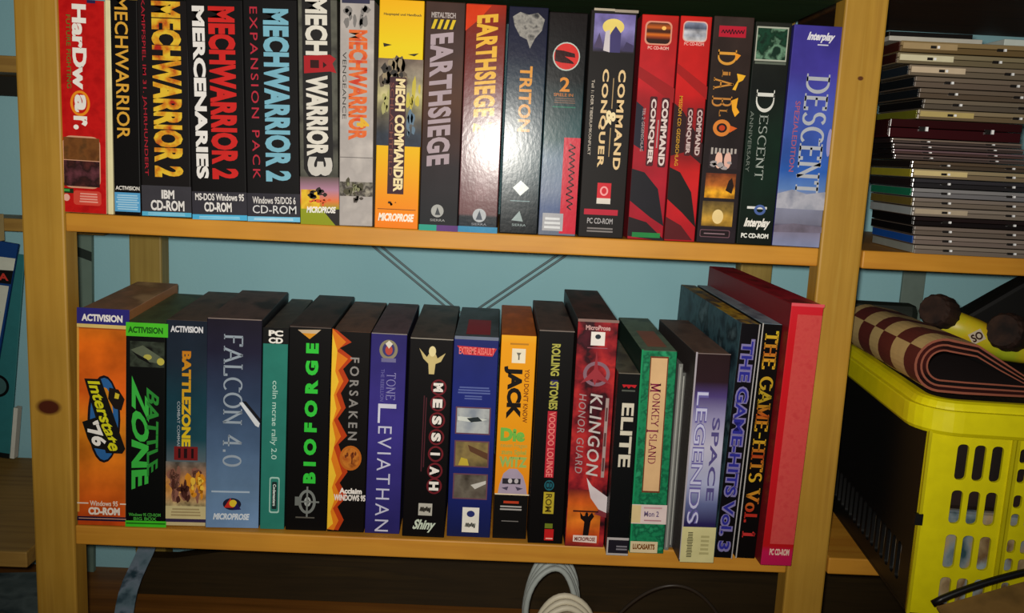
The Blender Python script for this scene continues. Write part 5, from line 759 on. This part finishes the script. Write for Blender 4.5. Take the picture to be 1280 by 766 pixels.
# black slanted bag and dark strip behind, standing in the crate
mb = MB(); mb.add([(0, 0, 0), (.17, 0, 0), (.17, 0, .135), (.10, 0, .090), (.03, 0, .042), (0, 0, .030), (0, .05, 0), (.17, .05, 0), (.17, .05, .125), (.10, .05, .082), (.03, .05, .036), (0, .05, .024)],
  [(0, 1, 2, 3, 4, 5), (11, 10, 9, 8, 7, 6), (0, 6, 7, 1), (1, 7, 8, 2), (2, 8, 9, 3), (3, 9, 10, 4), (4, 10, 11, 5), (5, 11, 6, 0)], surf('0a0908', .6))
bg = mb.build('black_bag', None, bevel=.006); bg.location = (.645, .165, -.140); tag(bg, 'black bag with sloping top in the crate behind the yellow toy', 'bag')
mb = MB(); mb.box(0, .10, 0, .028, 0, .052, surf(('noise', ['141a14', '1c241c'], 20, (1, 1, 1)), .6)); pb = mb.build('pencil_case', None, bevel=.01); pb.location = (.535, .205, -.140); pb.rotation_euler = (0, 0, math.radians(-4)); tag(pb, 'dark green pouch in the crate behind the checked cloth', 'pouch')

# grey planks standing against the wall
mb = MB(); mb.box(0, .034, 0, .006, 0, .62, surf('6c7c74', .7)); pl = mb.build('plank', None, bevel=.001); pl.location = (.668, .336, FLOOR + .001); tag(pl, 'grey green upright strip against the wall behind the crate', 'plank')
root = tag(empty('plank', (-.578, .325, FLOOR + .001)), 'grey green upright strip with a dark band against the wall, behind left post', 'plank')
mb = MB(); mb.box(0, .032, 0, .008, 0, .66, surf('64786c', .7)); mb.build('strip', root)
mb = MB(); mb.add([(-.0003, -.0005, .511), (.0323, -.0005, .501), (.0323, -.0005, .487), (-.0003, -.0005, .497)], [(0, 1, 2, 3)], surf('18241e', .6)); mb.build('dark_band', root)['label'] = 'dark band'
root.rotation_euler = (0, math.radians(1.2), 0)

# ------------------------------------------------------------------ below the lower shelf
m_pan = wood('dark brown board', ['221a0a', '302410', '281e0c', '3a2c12'], 'x')
mb = MB()
out_ = [(-.455, FLOOR + .0005), (1.0, FLOOR + .0005), (1.0, -.462), (.3, -.486), (-.29, -.506), (-.40, -.526), (-.455, -.527)]
k_ = len(out_)
mb.add([(a, .262, c) for a, c in out_] + [(a, .284, c) for a, c in out_], [tuple(range(k_)), tuple(range(2 * k_ - 1, k_ - 1, -1))] + [(i, k_ + i, k_ + (i + 1) % k_, (i + 1) % k_) for i in range(k_)], m_pan)
dp = mb.build('dark_board', None, recalc=True); tag(dp, 'dark brown board standing on the floor beneath the lower shelf', 'board')
# coiled pale cable on a grey adapter
m_cb = surf('a8b0ac', .5); m_cb2 = surf('d8d0b8', .5)
coil = tag(empty('cable_coil', (.160, .10, FLOOR)), 'coil of pale cable with adapter standing on the floor under the shelf', 'cable')
def loops(name, c, rx, rz, y0, n, mat, tilt, r=.0038):
    mb = MB()
    for k in range(n):
        pts = []
        for i in range(36):
            a = 2 * math.pi * i / 36
            pts.append((c[0] + rx * math.cos(a) + .0015 * math.sin(3 * a + k), y0 - k * .0092 + tilt * math.sin(a) + .002 * math.sin(2 * a), c[1] + rz * math.sin(a) - k * .0035))
        tube_verts(mb, pts, r, mat, 8, closed=True)
    return mb.build(name, coil, smooth=True)
loops('cable_loops', (-.008, .082), .034, .068, .030, 4, m_cb, .006)['label'] = 'grey cable loops at the back'
loops('cable_loops', (.006, .063), .038, .056, -.022, 3, m_cb2, -.004, .0042)['label'] = 'cream cable loops at the front'
mb = MB(); mb.box(-.014, .026, -.046, -.002, .0005, .088, surf('d4c4a4', .45)); mb.build('adapter', coil, bevel=.006)
# thin black cable arching on the right
mb = MB(); pts = []
for i in range(31):
    t = i / 30
    pts.append((.238 + .165 * t, .16 - .03 * math.sin(t * 3.1), FLOOR + .004 + .108 * math.sin(math.pi * (.06 + .9 * t)) ** .75))
tube_verts(mb, pts, .0022, surf('3a322a', .4), 8); bc = mb.build('black_cable', None, smooth=True); tag(bc, 'thin black cable arching under the lower shelf right of the coil', 'cable')
# printed paper strip leaning at the left
mb = MB(); n_ = 12
for k in range(n_):
    t0, t1 = k / n_, (k + 1) / n_
    def pp(t): return (-.432 - .008 * t + (.004 * math.sin(t * 9)), .07 + .185 * t, FLOOR + .001 + .165 * t ** 1.1 - .05 * t)
    a, b_ = pp(t0), pp(t1)
    wd = .026
    mb.add([a, (a[0] + wd, a[1], a[2] + .004), (b_[0] + wd, b_[1], b_[2] + .004), b_], [(0, 1, 2, 3)], surf(('noise', ['3c5460', '6c8490', '8090a0', '2c4450'], 30, (1, 1, 1)), .5))
ps = mb.build('paper_strip', None); so = ps.modifiers.new('thickness', 'SOLIDIFY'); so.thickness = .0008
tag(ps, 'grey blue printed paper strip slanting up behind the foot of the left post', 'paper')
# teal packet on the floor at the right
mb = MB(); mb.add([(0, 0, 0), (.05, -.01, 0), (.05, .04, 0), (0, .04, 0), (-.004, .004, .105), (.030, -.004, .098), (.036, .034, .090), (0, .036, .108)], [(0, 1, 5, 4), (1, 2, 6, 5), (2, 3, 7, 6), (3, 0, 4, 7), (4, 5, 6, 7), (3, 2, 1, 0)], surf(('noise', ['103038', '2c8088', '8cc0c0', '18505c'], 34, (1, 1, 1)), .4))
tp = mb.build('packet', None, bevel=.004); tp.location = (.493, .02, FLOOR + .0005); tag(tp, 'crumpled teal and white packet on the floor below the crate', 'packet')
# cardboard box in front of the crate with black cable over it
root = tag(empty('cardboard_box', (.515, -.160, FLOOR + .0005), math.radians(-3)), 'brown cardboard box with raised flap on the floor in front of the yellow crate', 'box')
m_card = surf(('noise', ['7c5c30', '8c6a38', '6c5028'], 20, (1, 1, 1)), .7)
mb = MB(); mb.box(0, .30, -.26, 0, 0, .222, m_card); mb.build('carton_body', root, bevel=.002)
FB = [(.004, -.002, .2400), (.105, -.002, .2800), (.150, -.002, .2960), (.299, -.002, .3000)]
FF = [(.004, -.130, .2230), (.105, -.130, .2440), (.150, -.130, .2540), (.299, -.130, .2560)]
mb = MB(); mb.add(FB + FF, [(0, 1, 5, 4), (1, 2, 6, 5), (2, 3, 7, 6)], m_card)
fl = mb.build('flap', root); so = fl.modifiers.new('thickness', 'SOLIDIFY'); so.thickness = .003
mb = MB(); mb.box(.001, .299, -.259, -.132, .2222, .2250, m_card); mb.build('flap', root)
mb = MB(); pts = []
for i in range(25):
    t = i / 24
    pts.append((.512 + .21 * t, -.166 - .011 * t, FLOOR + .2475 + .062 * t ** .8 + .010 * math.sin(t * math.pi)))
tube_verts(mb, pts, .0036, surf('0a0a0a', .4), 10); ck = mb.build('black_cable', None, smooth=True); tag(ck, 'thick black cable lying along the edge of the cardboard box', 'cable')

# ------------------------------------------------------------------ neighbouring shelf at the left
lu = tag(empty('shelving_unit', (-.75, .2, FLOOR)), 'neighbouring pine shelf partly visible left of the left post', 'shelving')
m_lb = wood('left boards', ['8c6830', 'a07c3c', '7c5a28'], 'x')
inv = Matrix.Translation((.75, -.2, -FLOOR))
def lboard(x0, x1, y0, y1, z0, z1, mat, rz=0):
    mb = MB(); mb.box(x0, x1, y0, y1, z0, z1, mat)
    o = mb.build('shelf_board', lu, bevel=.0015); o.matrix_parent_inverse = inv
    return o
lboard(-1.0, -.490, .20, .322, .160, .181, m_lb)
mb = MB(); mb.box(-1.0, -.490, .298, .322, .134, .160, surf('14140a', .7)); o = mb.build('board_shadow', lu); o.matrix_parent_inverse = inv; o['label'] = 'dark strip imitating the shadow under the board'  # added dark strip imitates the shadow below the board
lboard(-1.0, -.490, .262, .322, -.052, -.034, m_lb)
ob = lboard(-.98, -.478, -.0, .32, -.4205, -.401, m_lb)
mb = MB(); mb.box(-.625, -.615, .225, .238, -.062, -.026, surf('c8b078', .6)); o = mb.build('shelf_peg', lu); o.matrix_parent_inverse = inv
mb = MB(); mb.box(-1.0, -.97, .1, .13, FLOOR, .5, m_lb); o = mb.build('upright', lu); o.matrix_parent_inverse = inv
mb = MB(); mb.box(-1.0, -.97, .30, .33, FLOOR, .5, m_lb); o = mb.build('upright', lu); o.matrix_parent_inverse = inv
# teal ring binder and white box leaning on it
rb = tag(empty('ring_binder', (-.648, .285, -.4005), 0), 'teal ring binder with round finger hole behind the left post', 'binder')
rb.rotation_euler = (0, math.radians(6.5), 0)
m_teal = surf('2c7478', .5)
mb = MB(); mb.box(-.09, 0, 0, .003, .010, .315, m_teal); mb.build('cover', rb, bevel=.001)
mb = MB(); mb.box(.0005, .0065, .0005, .012, .010, .088, surf('d0d0c4', .6)); mb.build('pages', rb)
mb = MB(); mb.box(-.09, 0, -.0015, 0, .010, .017, surf('101414', .4)); mb.build('edge_strip', rb)
mb = MB(); a = arc(-.024, .118, .017, .017, 0, 345, 23); b_ = arc(-.024, .118, .0130, .0130, 0, 345, 23)
mb.add([(p[0], -.002, p[1]) for p in a + b_], [(k, (k + 1) % 24, 24 + (k + 1) % 24, 24 + k) for k in range(24)], surf('101010', .3)); mb.add([(p[0], -.001, p[1]) for p in b_], [tuple(range(24))], surf('3c6060', .5)); mb.build('finger_hole', rb)['label'] = 'black ringed finger hole'
wb = tag(empty('software_box', (-.604, .245, -.4005)), 'white box with blue border and black band leaning on the teal binder', 'box')
def quad_part(name, pts, mat, y):
    mb = MB(); mb.add([(p[0], y, p[1]) for p in pts], [tuple(range(len(pts)))], mat); return mb.build(name, wb)
m_bl = surf('123c78', .4)
def ex(z): return -.066 + .070 * z / .335
mb = MB(); q_ = [(-.17, 0), (ex(0), 0), (ex(.333), .333), (-.17, .355)]
mb.add([(a_, 0, c_) for a_, c_ in q_] + [(a_, .004, c_) for a_, c_ in q_], [(0, 1, 2, 3), (7, 6, 5, 4), (0, 4, 5, 1), (1, 5, 6, 2), (2, 6, 7, 3), (3, 7, 4, 0)], m_bl); mb.build('carton', wb)
quad_part('white_panel', [(-.17, .01), (ex(.01) - .003, .01), (ex(.274) - .0025, .274), (-.17, .288)], surf('ccd0c0', .5), -.0006)
quad_part('white_panel', [(-.17, .300), (ex(.296), .296), (ex(.313), .313), (-.17, .326)], surf('ccd0c0', .5), -.0006)
quad_part('black_band', [(-.17, .288), (ex(.277), .277), (ex(.296), .296), (-.17, .300)], surf('0c0c0c', .4), -.0010)
vs, fs = text_geo('EMA', .04); vs = norm_geo(vs)
mb = MB(); mb.add([(-.045 + .034 * a_, -.0014, .2835 + .010 * b2 - .002 * a_) for a_, b2 in vs], fs, surf('c83c30', .4)); mb.build('band_lettering', wb)['label'] = 'red lettering'
mb = MB(); tube_verts(mb, [(-.052, -.0016, .212), (-.042, -.0016, .232), (-.046, -.0016, .212), (-.034, -.0016, .222), (-.030, -.0016, .236), (-.036, -.0016, .204), (-.026, -.0016, .238)], .0018, surf('3c9c6c', .5), 6); mb.build('green_script', wb)
# papers below the left shelf
mb = MB(); mb.box(-.22, .0, -.10, .06, 0, .055, surf(('noise', ['4c5c5c', '6c7c7c', '38484c', '7c7464'], 14, (1, 1, 1)), .6)); pp_ = mb.build('paper_stack', None, bevel=.003); pp_.location = (-.505, .16, FLOOR + .0005); pp_.rotation_euler = (0, 0, math.radians(8)); tag(pp_, 'stack of grey printed papers on the floor below the left shelf', 'papers')

# ------------------------------------------------------------------ camera and light
CR = [[0.998799, -0.01029, 0.047905], [-0.045545, 0.165503, 0.985157], [-0.018066, -0.986156, 0.164835]]
cd = bpy.data.cameras.new('camera'); cam = bpy.data.objects.new('camera', cd); COL.objects.link(cam)
M = Matrix(((CR[0][0], CR[1][0], CR[2][0]), (CR[0][1], CR[1][1], CR[2][1]), (CR[0][2], CR[1][2], CR[2][2]))).to_4x4()
M.translation = Vector([0.05935, -1.02464, 0.08938])
cam.matrix_world = M
cd.sensor_width = 36.0; cd.lens = 1150.0 / 1280.0 * 36.0; cd.clip_start = .02
scene.camera = cam
ld = bpy.data.lights.new('phone_flash', 'SPOT'); ld.energy = 44.0; ld.shadow_soft_size = .012; ld.spot_size = math.radians(105); ld.spot_blend = 1.0; ld.color = (1.0, .95, .86)
lt = bpy.data.objects.new('phone_flash', ld); COL.objects.link(lt)
lp = Vector([0.05935, -1.02464, 0.08938]) + Vector((-.012, 0.0, .014))
lt.location = lp
lt.rotation_euler = (Vector((.04, 0.0, .15)) - lp).to_track_quat('-Z', 'Y').to_euler()
w = bpy.data.worlds.new('dim room'); scene.world = w; w.use_nodes = True
w.node_tree.nodes['Background'].inputs['Color'].default_value = (.9, .95, 1.0, 1)
w.node_tree.nodes['Background'].inputs['Strength'].default_value = .03
scene.view_settings.view_transform = 'Standard'
scene.view_settings.look = 'None'
